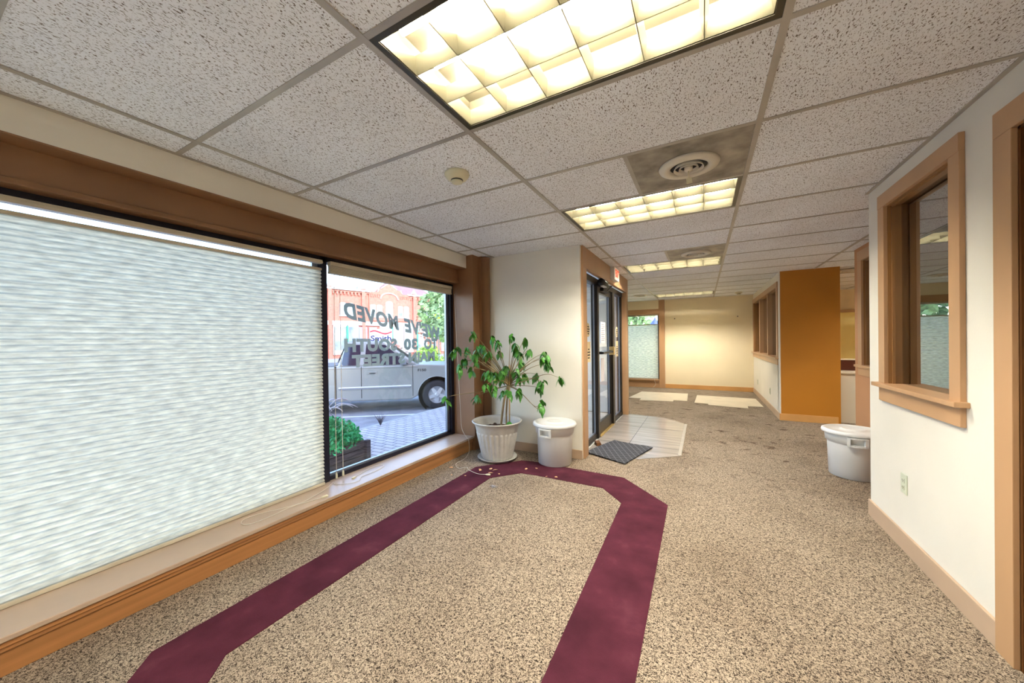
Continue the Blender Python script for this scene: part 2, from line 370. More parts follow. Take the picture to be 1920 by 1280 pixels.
# window wall
wl = MB()
wl.box(-1.76, -1.455, Y0, 2.63, 2.137, 2.62)                  # soffit
wl.box(-1.76, -1.455, Y0, 2.63, -.45, .0)                     # footing under the sill
wl.box(-1.76, -1.60, 5.60, 9.5, -.45, 2.62)                   # alcove beyond the entry
wl.build('wall_left', CREAM, **S)
hd = MB(); hd.box(-1.76, -1.575, Y0, 2.63, 1.985, 2.137); hd.box(-1.76, -1.562, Y0, 2.63, 1.963, 1.99); hd.box(-1.58, -1.457, Y0, 2.63, 2.130, 2.1385)
hd.build('trim_2', BROWN, bevel=.003, **S)
si = MB(); si.box(-1.76, -1.375, Y0, 2.64, .142, .165)
si.build('trim_3', SILLM, bevel=.004, **S)
ap = MB(); ap.box(-1.60, -1.385, Y0, 2.63, .118, .142); ap.box(-1.60, -1.392, Y0, 2.63, .098, .118); ap.box(-1.60, -1.402, Y0, 2.63, 0, .1)
ap.build('trim_4', APRON, bevel=.003, **S)
# windows of the window wall: frame + pane; first one unseen, left unshaded for added daylight
MUL = [-3.2, -1.62, .96, 2.605]
for n in range(3):
    a, b = MUL[n], MUL[n+1]
    W = empty('window_%d' % (n+1), (-1.7, a, 0), **S)
    f = MB(); X = -1.7; A = -a
    yy = lambda y: y+A
    f.box(-.05, .045, yy(a)-.027 if n else 0, yy(a)+.027, .165, 1.96); f.box(-.05, .045, yy(b)-(.03 if n == 2 else 0)-.0, yy(b)+.027 if n == 2 else yy(b)-.026, .165, 1.96) if n == 2 else None
    f.box(-.05, .045, .0, yy(b), 1.925, 1.985); f.box(-.05, .03, .0, yy(b), .165, .195)
    f.build('window_frame', NAVYFR, W)
    g2 = MB(); g2.box(-.012, .012, .03, .05, .19, 1.93); g2.box(-.012, .012, yy(b)-.075, yy(b)-.028, .19, 1.93); g2.box(-.012, .012, .03, yy(b)-.03, .192, .214)
    g2.build('glazing_stop', ALU, W)
    box('window_pane', GLASS, -.003, .003, .03, yy(b)-.03, .2, 1.94, W)

# corner pilaster, pipe, short cream wall
pm = MB(); pm.box(-1.76, -1.365, 2.63, 2.76, 0, H+.03); pm.box(-1.76, -1.33, 2.76, 2.87, 0, H+.03)
pm.build('wall_corner', BROWN, **S)
t = thing('drain_pipe', 'brown painted round pipe running floor to ceiling in the corner behind the potted plant', 'pipe', (-1.305, 2.812, 0))
MB().lathe([(.055, 0), (.055, 2.262), (.058, 2.262), (.058, 2.272), (.02, 2.272)], n=28).build('pipe_body', BROWN, t)
wc = MB(); wc.box(-1.60, -.155, 2.87, 2.99, 0, 2.6); wc.build('wall_entry', CREAM, **S)
bb = MB(); bb.box(-1.25, -.15, 2.858, 2.87, 0, .10); bb.build('baseboard_entry', BASE, bevel=.003, **S)

# entrance: recess, casings, aluminium storefront
en = MB(); en.box(-1.76, -.2, 5.47, 5.6, -.3, 2.6); en.box(-1.76, -.2, 2.99, 5.47, 2.3, 2.62)
for k in range(18): en.box(-1.74, -.26, 5.462, 5.47, .02+k*.125, .03+k*.125)
en.build('wall_recess', SIDING, **S)
box('trim_5', CONC, -1.9, -.2, 2.95, 5.47, -.14, -.01, **S)
cs = MB(); cs.box(-.175, -.135, 2.905, 5.50, 2.06, H+.01); cs.box(-.175, -.135, 2.905, 3.045, 0, 2.06); cs.box(-.175, -.135, 5.40, 5.50, 0, 2.06)
cs.box(-.26, -.1751, 5.40, 5.415, 0, 2.06); cs.box(-.26, -.14, 3.03, 3.045, 0, 2.06)
cs.build('trim_6', TAN, bevel=.002, **S)
m = MB(); m.box(-.2, -.156, 2.99, 3.03, 0, 2.6); m.box(-.2, -.156, 5.415, 5.62, 0, 2.6); m.box(-.2, -.156, 3.03, 5.415, 2.07, 2.6); m.box(-.2, -.14, 5.501, 5.53, 0, 2.6); m.build('wall_return', CREAM, **S)
D = empty('door_1', (-.24, 3.045, 0), **S)
fr = MB()
fr.box(-.05, .03, 0, 2.355, 1.985, 2.06)                    # head
fr.box(-.05, .02, 0, .06, 0, 1.985); fr.box(-.05, .02, 2.27, 2.355, 0, 1.985)
fr.box(-.05, .035, .715, .79, 0, 1.985); fr.box(-.05, .04, 1.575, 1.69, 0, 1.985)
fr.box(-.04, .015, .06, .72, 0, .06); fr.box(-.04, .015, 1.69, 2.27, 0, .06)
fr.build('door_frame', BRONZE, D, bevel=.002)
lf = MB(); lf.box(-.03, .012, .795, .85, .01, 1.98); lf.box(-.03, .012, 1.51, 1.572, .01, 1.98); lf.box(-.03, .012, .85, 1.51, .01, .17); lf.box(-.03, .012, .85, 1.51, 1.9, 1.98)
lf.build('door_leaf', BRONZE, D, bevel=.002)
al = MB(); al.box(-.02, .0, .06, .075, .06, 1.985); al.box(-.02, .0, .69, .712, .06, 1.985); al.box(-.02, .0, 1.49, 1.508, .17, 1.9); al.box(-.02, .0, 2.245, 2.268, .06, 1.985); al.box(-.02, .0, .075, .69, .06, .08); al.box(-.02, .0, 1.69, 2.25, .06, .08)
al.build('glazing_stop', ALU, D)
box('sidelight_pane', GLASS, -.012, -.006, .07, .71, .07, 1.98, D); box('sidelight_pane', GLASS, -.012, -.006, 1.69, 2.26, .07, 1.98, D); box('door_pane', GLASS, -.012, -.006, .85, 1.51, .17, 1.9, D)
box('threshold', BRASS, -.06, .05, .79, 1.58, 0, .012, D)
hb = MB(); hb.box(.045, .075, .86, 1.45, 1.085, 1.11); hb.box(.01, .05, .87, .89, 1.08, 1.115); hb.box(.01, .05, 1.43, 1.45, 1.08, 1.115)
hb.build('push_bar', BLACKISH, D, bevel=.003)
box('latch_plate', BRASS, .012, .08, 1.44, 1.53, 1.05, 1.17, D, bevel=.004)
cl = MB(); cl.box(.0, .06, .95, 1.25, 1.93, 1.97); cl.tube([(.04, 1.2, 1.95), (.16, 1.0, 1.99), (.03, .85, 2.0)], .008); cl.build('door_closer', BRONZE, D)

# far room
wb = MB(); wb.box(.12, 2.14, 9.26, 9.4, 0, 2.6); wb.box(-1.6, -.02, 9.2, 9.4, 2.06, 2.6); wb.box(2.02, 2.8, 9.26, 9.4, 0, 2.6)
wb.build('wall_back', CREAMY, **S)
tb = MB(); tb.box(-.02, .12, 9.19, 9.4, 0, H+.01); tb.box(-1.6, -.02, 9.22, 9.4, 1.925, 2.06); tb.box(-1.6, -.02, 9.16, 9.4, .19, .215); tb.box(-1.6, -.02, 9.20, 9.4, 0, .19); tb.box(-1.6, -1.5, 9.2, 9.4, .2, 2.0)
tb.build('trim_7', TAN, bevel=.003, **S)
W4 = empty('window_4', (-1.5, 9.34, 0), **S)
f4 = MB(); f4.box(0, 1.48, -.02, .03, 1.9, 1.93); f4.box(0, 1.48, -.02, .03, .2, .24); f4.box(1.44, 1.48, -.02, .03, .2, 1.92); f4.box(0, .04, -.02, .03, .2, 1.92); f4.build('window_frame', NAVYFR, W4)
box('window_pane', GLASS, .03, 1.45, -.003, .003, .22, 1.91, W4)
bk = MB(); bk.box(.12, 2.02, 9.246, 9.26, 0, .105); bk.build('baseboard_back', BASEO, bevel=.003, **S)

# window wall into the office beyond (three lights)
w3 = MB(); w3.box(2.02, 2.14, 6.125, 9.26, 0, .955); w3.box(2.02, 2.14, 6.125, 9.26, 2.06, 2.6); w3.box(2.02, 2.14, 6.125, 6.2, 0, 2.06); w3.box(2.015, 2.025, 5.995, 6.125, 0, 2.6); w3.box(2.02, 2.14, 9.1, 9.26, .95, 2.07)
w3.build('wall_far_right', CREAM, **S)
def interior_window(n, x, y0, y1, z0, z1, posts, cw=.09, depth=.12, glass=MIRGL, jm=JAMB, cm=TAN):
    """cased opening in a wall facing -x; y0<y1 inner opening"""
    Wn = empty('window_%d' % n, (x, y0, z0), **S); L = y1-y0; Hh = z1-z0
    c = MB(); c.box(-.02, 0, -cw, 0, 0, Hh); c.box(-.02, 0, L, L+cw, 0, Hh); c.box(-.022, 0, -cw, L+cw, Hh, Hh+cw)
    c.build('casing', cm, Wn, bevel=.002)
    s_ = MB(); s_.box(-.05, depth+.01, -cw-.025, L+cw+.025, -.022, .003); s_.box(-.02, 0, -cw, L+cw, -.115, -.022); s_.build('window_sill', cm, Wn, bevel=.003)
    j = MB(); j.box(-.002, depth, -.012, .004, 0, Hh); j.box(-.002, depth, L-.004, L+.012, 0, Hh); j.box(-.002, depth, 0, L, Hh-.004, Hh+.012)
    j.box(.015, .03, 0, L, Hh-.014, Hh); j.box(.015, .03, L-.014, L, 0, Hh); j.box(.015, .03, 0, .014, 0, Hh)
    j.build('jamb', jm, Wn)
    for p in posts: box('post', cm, -.005, depth*.8, p-y0-.035, p-y0+.035, 0, Hh, Wn)
    box('window_pane', glass, depth*.52, depth*.52+.004, .002, L-.002, 0.002, Hh-.002, Wn)
    return Wn
interior_window(5, 2.02, 6.2, 9.1, .955, 2.06, [7.16, 8.2])
bk2 = MB(); bk2.box(2.006, 2.02, 5.99, 9.26, 0, .105); bk2.build('baseboard_far_right', BASE, bevel=.003, **S)
wo_ = MB(); wo_.box(2.025, 2.68, 6.0, 6.12, 0, 2.6); wo_.box(2.68, 2.72, 6.0, 9.4, 0, 2.6); wo_.build('wall_ochre', ORANGE, **S)  # second box: unseen partition added to block the back office light
bk3 = MB(); bk3.box(2.006, 2.69, 5.986, 6.0, 0, .105); bk3.build('baseboard_ochre', BASEO, bevel=.003, **S)
box('wall_blackout', BLACKISH, 2.60, 2.67, 6.13, 9.25, 0, 2.5, **S)  # unseen black panel added to keep the space behind the panes dark

# right wall of this room with window and door openings
wr = MB()
wr.box(2.02, 2.14, 2.36, 2.65, 0, 2.6); wr.box(2.02, 2.14, 1.675, 2.36, 0, .966); wr.box(2.02, 2.14, 1.675, 2.36, 2.105, 2.6)
wr.box(2.02, 2.14, 1.285, 1.675, 0, 2.6); wr.box(2.02, 2.14, .42, 1.285, 2.05, 2.6); wr.box(2.02, 2.14, Y0, .42, 0, 2.6)
wr.build('wall_right', CREAM, **S)
interior_window(6, 2.02, 1.675, 2.36, .966, 2.105, [], cw=.085, depth=.12)
D2 = empty('door_2', (2.02, 1.285, 0), **S)
c = MB(); c.box(-.018, 0, 0, .098, 0, 2.05); c.box(-.018, 0, -.965, -.865, 0, 2.05); c.box(-.018, 0, -.965, .098, 2.05, 2.15); c.build('casing', TAN, D2, bevel=.002)
c = MB(); c.box(0, .12, -.012, .003, 0, 2.05); c.box(0, .12, -.868, -.853, 0, 2.05); c.box(0, .12, -.865, 0, 2.04, 2.055); c.box(.022, .05, -.03, -.01, 0, 2.045); c.box(.022, .05, -.865, -.01, 2.02, 2.045); c.build('jamb', DARKBR, D2)
box('door_leaf', DARKBR, .08, .118, -.862, -.013, .01, 2.04, D2, bevel=.002)
br = MB(); br.box(2.006, 2.02, 1.383, 2.655, 0, .11); br.build('baseboard_right', BASE, bevel=.003, **S)
# office behind the right wall
of = MB(); of.box(2.14, 2.67, 2.55, 2.65, 0, 2.6); of.box(3.4, 3.5, Y0, 2.65, 0, 2.6); of.box(2.67, 3.5, 2.55, 2.65, 0, 2.6); of.build('wall_office', JAMB, **S)
# terracotta stub wall with window
wt = MB(); wt.box(2.55, 2.67, 2.65, 3.3, 0, 2.6); wt.box(2.55, 2.67, 4.57, 4.83, 0, 2.6); wt.box(2.55, 2.67, 3.3, 4.57, 0, .95); wt.box(2.55, 2.67, 3.3, 4.57, 2.12, 2.6)
wt.build('wall_terracotta', TERRA, **S)
interior_window(7, 2.55, 3.3, 4.57, .95, 2.12, [], cw=.11, depth=.12)
# back office seen through the gap
wf = MB(); wf.box(2.68, 6.3, 9.4, 9.5, 0, 2.6); wf.box(6.2, 6.3, 2.5, 9.4, 0, 2.6); wf.box(3.5, 6.3, 2.45, 2.55, 0, 2.6); wf.build('wall_far', CREAMY, **S)
W8 = empty('window_8', (3.5, 9.4, .72), **S)
f8 = MB(); f8.box(0, .06, -.03, 0, 0, 1.13); f8.box(0, 1.3, -.03, 0, 1.07, 1.13); f8.box(0, 1.3, -.03, 0, 0, .06); f8.box(1.24, 1.3, -.03, 0, 0, 1.13); f8.build('window_frame', TAN, W8, bevel=.003)
box('window_pane', LITPANE, .06, 1.24, -.012, -.002, .06, 1.07, W8)  # yellow glow of a lit window put into the surface colour
# front end of this room (behind the viewer)
box('wall_front', CREAM, -1.66, 3.5, Y0-.1, Y0, 0, 2.6, **S)

# ================================================================== CEILING FITTINGS
def troffer(loc, label, first=[None]):
    t = thing('ceiling_light', label, 'light fixture', loc, 0, 'recessed louvred ceiling lights')
    if first[0]:
        for ch in first[0].children:
            c = ch.copy(); COL.objects.link(c); c.parent = t
        return t
    first[0] = t
    L, Wd = 1.2192, G
    p = MB(); e = .013
    p.box(e, L-e, e, e+.004, -.002, .125); p.box(e, L-e, Wd-e-.004, Wd-e, -.002, .125); p.box(e, e+.004, e, Wd-e, -.002, .125); p.box(L-e-.004, L-e, e, Wd-e, -.002, .125); p.box(e, L-e, e, Wd-e, .125, .13)
    p.build('housing', PANM, t)
    f = MB(); a, b = .013, .034
    f.box(a, L-a, a, b, -.0035, .006); f.box(a, L-a, Wd-b, Wd-a, -.0035, .006); f.box(a, b, b, Wd-b, -.0035, .006); f.box(L-b, L-a, b, Wd-b, -.0035, .006)
    f.build('frame', DARKREV, t)  # dark strips painted in for the shadow gap round the louver
    lv = MB(); x0, x1, y0, y1 = .036, L-.036, .036, Wd-.036
    def blade_x(y, w0, w1, z0=.0, z1=.055): lv.hexa([(x0, y-w0, z0), (x1, y-w0, z0), (x1, y+w0, z0), (x0, y+w0, z0)], [(x0, y-w1, z1), (x1, y-w1, z1), (x1, y+w1, z1), (x0, y+w1, z1)])
    def blade_y(x, w0, w1, z0=.0, z1=.055): lv.hexa([(x-w0, y0, z0), (x+w0, y0, z0), (x+w0, y1, z0), (x-w0, y1, z0)], [(x-w1, y0, z1), (x+w1, y0, z1), (x+w1, y1, z1), (x-w1, y1, z1)])
    for k in range(4):
        y = y0+(y1-y0)*k/3
        blade_x(y, .0015, .022)
    for k in range(7): blade_y(x0+(x1-x0)*k/6, .0015, .014)
    lv.build('louver', LOUV, t)
    for k in range(3):
        y = y0+(y1-y0)*(k+.5)/3; tb_ = MB(); tb_.tube([(.05, y, .092), (L-.05, y, .092)], .013, 12); tb_.build('tube', TUBEM, t)
    return t
labs = ['nearest recessed light with yellowish louvred panel, at the top edge of the photo', 'second recessed louvred light, behind the round air vent with the dangling tag',
        'third recessed louvred light, level with the glass entry doors', 'farthest recessed louvred light, close to the back wall',
        'unseen recessed louvred light added above the room behind the viewer', 'unseen recessed louvred light added to brighten the back office, farther from the terracotta wall', 'unseen recessed louvred light added to brighten the back office, just beyond the terracotta wall']
for (lx, lj), lb in zip(LIGHTS, labs): troffer((lx, lj*G, H), lb)

def vent(loc, label, panel=None, r=.16, tag=False):
    t = thing('air_vent', label, 'vent', loc, 0, 'round ceiling air vents')
    if panel:
        a, b, c_, d = panel; box('vent_panel', STAINT, a, b, c_, d, -.003, .0, t)
    z = -.003
    MB().lathe([(r*.60, z-.001), (r*.60, z-.004), (r*.02, z-.004)], n=40).build('vent_throat', BLACKISH, t)
    MB().lathe([(r*.62, z-.004), (r*.64, z-.018), (r*.80, z-.022), (r*.97, z-.012), (r, z-.002), (r*.98, z)][::-1], n=48, cap=(False, False)).build('outer_ring', VENTM, t)
    rg = MB()
    for q in (.44, .27): rg.lathe([(r*q, z-.008), (r*(q+.045), z-.024), (r*(q+.06), z-.022), (r*(q+.02), z-.006)], n=40, cap=(False, False))
    rg.lathe([(r*.14, z-.004), (r*.14, z-.03), (r*.03, z-.034)], n=24)
    rg.build('inner_rings', VENTM, t)
    if tag:
        m_ = MB(); m_.tube([(0, 0, z-.03), (0, -.004, z-.075)], .004, 6); m_.add([(-.014, -.004, z-.075), (.016, -.004, z-.07), (.02, .01, z-.1), (-.01, .008, z-.104)], [(0, 1, 2, 3)]); m_.box(-.012, .014, -.004, .004, z-.1, z-.078)
        m_.build('damper_tag', IVORY, t)
    return t
vent((.915, 2.5*G, H), 'round white vent in a stained tile just before the second light, with a dangling tag', (-.30+.002, .29, -G/2+.012, G/2-.012), tag=True)
vent((.915, 6.5*G, H), 'round white vent in a grey tile just before the third light', (-.298, .29, -G/2+.012, G/2-.012))
vent((-.28, 7.85, H), 'dark-smudged round vent left of the far ceiling runner, seen past the door casing', None, r=.15)
vent((2.95, 6.45, H), 'round vent in a yellowish tile seen between the ochre and terracotta walls', (-.5, .69, -G/2+.07, G/2+.03))
def smoke(loc, label):
    t = thing('smoke_detector', label, 'smoke detector', loc, 0, 'smoke detectors')
    MB().lathe([(.074, 0), (.074, -.012), (.070, -.02), (.058, -.034), (.04, -.04), (.036, -.041)][::-1], n=36).build('body', IVORY, t)
    MB().lathe([(.0365, -.040), (.0365, -.047), (.03, -.047)][::-1], n=28).build('sensor_slot', BLACKISH, t)
    MB().lathe([(.036, -.047), (.032, -.056), (.02, -.058)][::-1], n=28).build('cap', IVORY, t)
    return t
smoke((-.309, .925, H), 'round ivory smoke detector on the near left ceiling tiles')
smoke((1.68, 8.5, H), 'small smoke detector on the far ceiling near the back wall')

# ================================================================== SHADES AND CORDS
def shade(name, label, y0, y1, x, ztop, zgap, ztoprail, zbot, parts=True):
    t = thing(name, label, 'window shade', (x, y0, 0)); L = y1-y0
    h = MB(); h.box(-.022, .022, 0, L, zgap, ztop); h.box(.022, .026, 0, L, zgap+.004, ztop-.012); h.build('headrail', HEADR, t, bevel=.002)
    if ztoprail: box('middle_rail', HEADR, -.016, .016, .004, L-.004, ztoprail-.018, ztoprail, t, bevel=.002)
    top = (ztoprail-.018) if ztoprail else zgap
    n = int(round((top-zbot-.02)/.028)); s_ = .028; m = MB(); vs = []; fs = []
    zs = []
    for k in range(n):
        for q, dx in ((0, -.004), (.10, .006), (.35, .0125), (.7, .008)): zs.append((zbot+.02+(k+q)*s_, dx))
    zs = [q for q in zs if q[0] < top]; zs.append((top, 0))
    for z, dx in zs: vs += [(dx, .006, z), (dx, L-.006, z)]
    for k in range(len(zs)-1): fs.append((2*k, 2*k+1, 2*k+3, 2*k+2))
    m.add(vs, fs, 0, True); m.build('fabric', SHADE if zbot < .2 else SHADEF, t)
    box('bottom_rail', HEADR, -.016, .016, .004, L-.004, zbot, zbot+.02, t, bevel=.002)
    return t
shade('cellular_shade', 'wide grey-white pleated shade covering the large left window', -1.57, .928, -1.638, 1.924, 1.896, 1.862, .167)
t = thing('raised_shade', 'pleated shade pulled up tight above the window with the mirrored lettering', 'window shade', (-1.638, .995, 0))
box('headrail', HEADR, -.022, .024, 0, 1.565, 1.895, 1.928, t, bevel=.003)
st = MB()
for k in range(9): st.box(-.018, .02 if k % 2 else .016, .003, 1.56, 1.848+k*.0052, 1.852+k*.0052)
st.build('stacked_fabric', HEADR, t)
box('bottom_rail', HEADR, -.02, .022, .002, 1.563, 1.832, 1.848, t, bevel=.002)
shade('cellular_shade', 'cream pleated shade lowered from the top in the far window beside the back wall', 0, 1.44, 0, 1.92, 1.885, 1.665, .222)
far = [o for o in COL.objects if o.name.startswith('cellular_shade')][-1]
far.location = (-.04, 9.27, 0); far.rotation_euler = (0, 0, PI/2)
for o in [o for o in far.children]: o.scale = (-1, 1, 1)

def cord(label, pts, r=.0021, tassel=True, tdir=None):
    t = thing('shade_cord', label, 'cord', pts[0]); o = Vector(pts[0]); P = [Vector(p)-o for p in spline(pts)]
    MB().tube(P, r, 6).build('cord_line', CORDM, t)
    if tassel:
        e = P[-1]; d = (P[-1]-P[-3]).normalized()
        MB().tube([e-d*.005, e+d*.012, e+d*.04, e+d*.045], [.003, .008, .009, .004], 10).build('tassel', IVORY, t)
    return t
z = .169
cord('white cord looped on the sill in front of the large shade', [(-1.60, .98, z), (-1.53, .85, z), (-1.475, .66, z), (-1.50, .55, z), (-1.56, .42, z), (-1.57, .34, z), (-1.52, .30, z), (-1.465, .33, z), (-1.46, .45, z), (-1.475, .58, z), (-1.44, .70, z), (-1.425, .76, z)])
cord('white cord curled on the sill under the lettered window', [(-1.60, 1.0, z), (-1.56, .96, z), (-1.47, 1.02, z), (-1.45, 1.1, z), (-1.50, 1.16, z), (-1.50, 1.28, z), (-1.53, 1.42, z), (-1.58, 1.44, z), (-1.60, 1.35, z), (-1.57, 1.22, z), (-1.545, 1.14, z)])
cord('lift cord hanging down the pilaster and trailing over the carpet to the plant', [(-1.60, 2.585, 1.84), (-1.585, 2.59, 1.4), (-1.56, 2.59, .9), (-1.53, 2.58, .45), (-1.50, 2.56, .26), (-1.39, 2.50, .18), (-1.365, 2.50, .16), (-1.355, 2.5, .05), (-1.34, 2.45, .004), (-1.29, 2.30, .004), (-1.28, 2.15, .004), (-1.18, 2.06, .004), (-1.11, 2.11, .008), (-1.06, 2.06, .009), (-.92, 2.01, .009), (-.83, 2.02, .013)])
cord('thin lift cord hanging beside the dark mullion, left of the pair', [(-1.612, 1.02, 1.84), (-1.612, 1.015, 1.0), (-1.612, 1.015, .23)], .0022)
cord('thin lift cord hanging over the planter view, right of the pair', [(-1.612, 1.07, 1.84), (-1.612, 1.072, 1.0), (-1.612, 1.075, .23)], .0022)
cord('short white cords dangling from the sill of the far window', [(-.12, 9.15, .30), (-.13, 9.14, .2), (-.10, 9.13, .1), (-.16, 9.12, .02)], .004, False)

# lettering on the glass (reads from the street)
def lettering(words, zc, hgt, slope, shear, label):
    yc = sum(a+b for _, a, b in words)/(2*len(words)); t = thing('window_lettering', label, 'lettering', (-1.7075, yc, zc))
    for body, a, b in words:
        y = (a+b)/2; mtx = frame_mat((0, y-yc, slope*(1.815-y)), Vector((0, -1, slope)), (0, 0, 1), (-1, 0, 0))
        text_obj('lettered_word', body, VINYLT, hgt/.70, mtx, .0006, .0085, shear, width=b-a, parent=t)
lettering([("WE'VE", 1.885, 2.45), ('MOVED', 1.18, 1.81)], 1.455, .128, .155, .15, 'slanted mirrored grey lettering, top line on the window glass')
lettering([('TO', 2.165, 2.39), ('30', 1.87, 2.07), ('SOUTH', 1.17, 1.77)], 1.247, .105, 0, 0, 'mirrored grey lettering, middle line on the window glass')
lettering([('MAIN', 1.93, 2.345), ('STREET', 1.25, 1.88)], 1.106, .098, 0, 0, 'mirrored grey lettering, bottom line on the window glass')

# ================================================================== THINGS IN THE ROOM
# burgundy carpet inlay
bo = [(-1.035, -.25), (-.62, -.66), (.33, -.66), (.755, -.25), (.735, 2.14), (.332, 2.55), (-.60, 2.575), (-.71, 2.555), (-1.045, 2.17)]
bi = [(-.745, -.11), (-.55, -.33), (.27, -.33), (.45, -.11), (.413, 2.02), (.216, 2.235), (-.40, 2.24), (-.56, 2.228), (-.765, 1.99)]
m = MB(); n = len(bo)
vs = [(x, y, .004) for x, y in bo]+[(x, y, .004) for x, y in bi]+[(x, y, -.002) for x, y in bo]+[(x, y, -.002) for x, y in bi]
fs = []
for i in range(n):
    j = (i+1) % n; fs += [(i, j, n+j, n+i), (i, 2*n+i, 2*n+j, j), (n+i, n+j, 3*n+j, 3*n+i)]
m.add(vs, fs); o = m.build('carpet_border', BURG, label='burgundy carpet band inlaid in the speckled beige carpet', category='carpet')

# vinyl flooring at the doors
t = thing('vinyl_flooring', 'glossy grey vinyl floor patch with clipped corners in front of the glass doors', 'flooring', (.2, 4.3, 0))
P = [(-.2, 3.09), (.365, 3.14), (.757, 3.45), (.763, 5.06), (.42, 5.42), (-.2, 5.5)]
P = [(x-.2, y-4.3) for x, y in P]
MB().prism(P, 0, .004).build('vinyl_sheet', VTILE, t)
sm = MB(); sm.box(.18-.2-.003, .18-.2+.003, -1.15, 1.15, .004, .0046); sm.box(-.4, .54, -.62, -.614, .004, .0046); sm.box(-.4, .54, .3, .306, .004, .0046); sm.build('seam', REDL, t)
ed = MB(); ed.box(.530, .565, -.84, .76, .0, .009); ed.build('edge_strip', GRID, t, bevel=.002)
# rug
m = MB(); A, B, C_, Dd = Vector((-.19, 3.10, 0)), Vector((.276, 2.913, 0)), Vector((.46, 3.60, 0)), Vector((.0, 3.72, 0)); N = 12; vs = []; fs = []
for i in range(N+1):
    for j in range(N+1):
        a, b = i/N, j/N; p = (A*(1-a)+B*a)*(1-b)+(Dd*(1-a)+C_*a)*b
        vs.append((p.x, p.y, .017+.003*math.sin(5*a+3*b)))
for i in range(N):
    for j in range(N): q = i*(N+1)+j; fs.append((q, q+N+1, q+N+2, q+1))
o0 = len(vs); m.add(vs, fs); m.add([(v[0], v[1], v[2]-.009) for v in vs], [tuple(reversed(f)) for f in fs])
edge = [i*(N+1) for i in range(N+1)]+[N*(N+1)+j for j in range(1, N+1)]+[i*(N+1)+N for i in range(N-1, -1, -1)]+[j for j in range(N-1, 0, -1)]
for k in range(len(edge)): a, b = edge[k], edge[(k+1) % len(edge)]; m.f.append([a, b, b+o0, a+o0]); m.m.append(0); m.sm.append(False)
quilt(RUGM)
rug = m.build('door_mat', RUGM, label='small dark grey rubber-backed mat lying askew at the glass doors', category='mat')
# door stop
t = MB(); t.hexa([(-.19, 3.47, .004), (-.14, 3.40, .004), (-.09, 3.45, .004), (-.13, 3.52, .004)][::-1], [(-.185, 3.47, .05), (-.145, 3.41, .04), (-.105, 3.45, .04), (-.135, 3.505, .05)][::-1])
t.build('door_stop', DARKBR, bevel=.004, label='small dark wooden wedge on the floor at the foot of the door', category='door stop')

# lidded white bins
def bin_(loc, rz, label, src=[None]):
    t = thing('white_bin', label, 'bin', loc, rz, 'lidded white bins')
    if src[0]:
        for ch in src[0].children:
            c = ch.copy(); COL.objects.link(c); c.parent = t
        return t
    src[0] = t
    MB().lathe([(.165, 0), (.172, .004), (.182, .30), (.186, .315), (.196, .318), (.203, .40), (.203, .402), (.18, .402)], n=56).build('bucket', WHITEPL, t)
    MB().lathe([(.206, .388), (.222, .39), (.225, .40), (.222, .418), (.205, .425), (.19, .422), (.185, .415), (.10, .418), (.085, .426), (.078, .432), (.07, .426), (.02, .424)], n=56).build('lid', WHITEPL, t)
    for s_ in (0, PI):
        h = MB()
        for k in range(6):
            a0, a1 = s_-.30+k*.1, s_-.30+(k+1)*.1
            def pt(a, r, z): return (r*math.cos(a), r*math.sin(a), z)
            for z0, z1 in ((.305, .322), (.372, .386)): h.hexa([pt(a0, .195, z0), pt(a0, .237, z0), pt(a1, .237, z0), pt(a1, .195, z0)], [pt(a0, .195, z1), pt(a0, .237, z1), pt(a1, .237, z1), pt(a1, .195, z1)])
            if k in (0, 5): h.hexa([pt(a0, .195, .31), pt(a0, .237, .31), pt(a1, .237, .31), pt(a1, .195, .31)], [pt(a0, .195, .38), pt(a0, .237, .38), pt(a1, .237, .38), pt(a1, .195, .38)])
        h.build('handle', WHITEPL, t, bevel=.002)
    return t
bin_((-.385, 2.665, .004), math.radians(-95), 'lidded white plastic bin standing beside the potted plant')
bin_((2.18, 3.56, 0), math.radians(-98), 'lidded white plastic bin half hidden behind the end of the right wall')

# potted plant
PC = Vector((-.985, 2.50, .0045))
t = thing('potted_plant', 'tall sparse green plant in a fluted grey plastic pot, by the window corner', 'plant', PC)
flute = lambda k, a: 1+(.06*abs(math.sin(a*13)) if 2 <= k <= 6 else (.012*math.sin(a*26) if k == 7 else 0))
pr = [(.145, .012), (.155, .014), (.160, .03), (.178, .12), (.198, .22), (.210, .28), (.213, .295), (.219, .30), (.225, .31), (.236, .36), (.252, .392), (.268, .402), (.272, .41), (.264, .416), (.252, .412), (.235, .38), (.222, .33), (.21, .32)]
MB().lathe(pr, n=156, rmod=flute).build('pot', GREYPL, t)
MB().lathe([(.17, 0), (.185, .002), (.212, .026), (.216, .03), (.208, .03), (.18, .011), (.13, .011)], n=60).build('saucer', GREYPL, t)
sv = MB(); sv.lathe([(.212, .305), (.212, .322), (.15, .333), (.08, .338), (.02, .34)], n=40)
for k in range(70):
    a, q = random.uniform(0, 2*PI), random.uniform(0, .17); c = Vector((q*math.cos(a), q*math.sin(a), .338)); s_ = random.uniform(.008, .02)
    sv.hexa([c+Vector(v)*s_ for v in ((-1, -1, -.7), (1, -.8, -.6), (.9, 1, -.6), (-1, .8, -.7))], [c+Vector(v)*s_*.7 for v in ((-1, -.6, .6), (.7, -.8, .7), (.8, .9, .6), (-.7, .8, .8))])
sv.build('soil', SOIL, t)
R = lambda p: Vector(p)-PC
jn = R((-.871, 2.56, .788))
MB().tube(spline([R((-.948, 2.515, .32)), R((-.93, 2.525, .5)), R((-.909, 2.538, .649)), jn]), [.013]*19, 8).build('trunk', BARK, t)
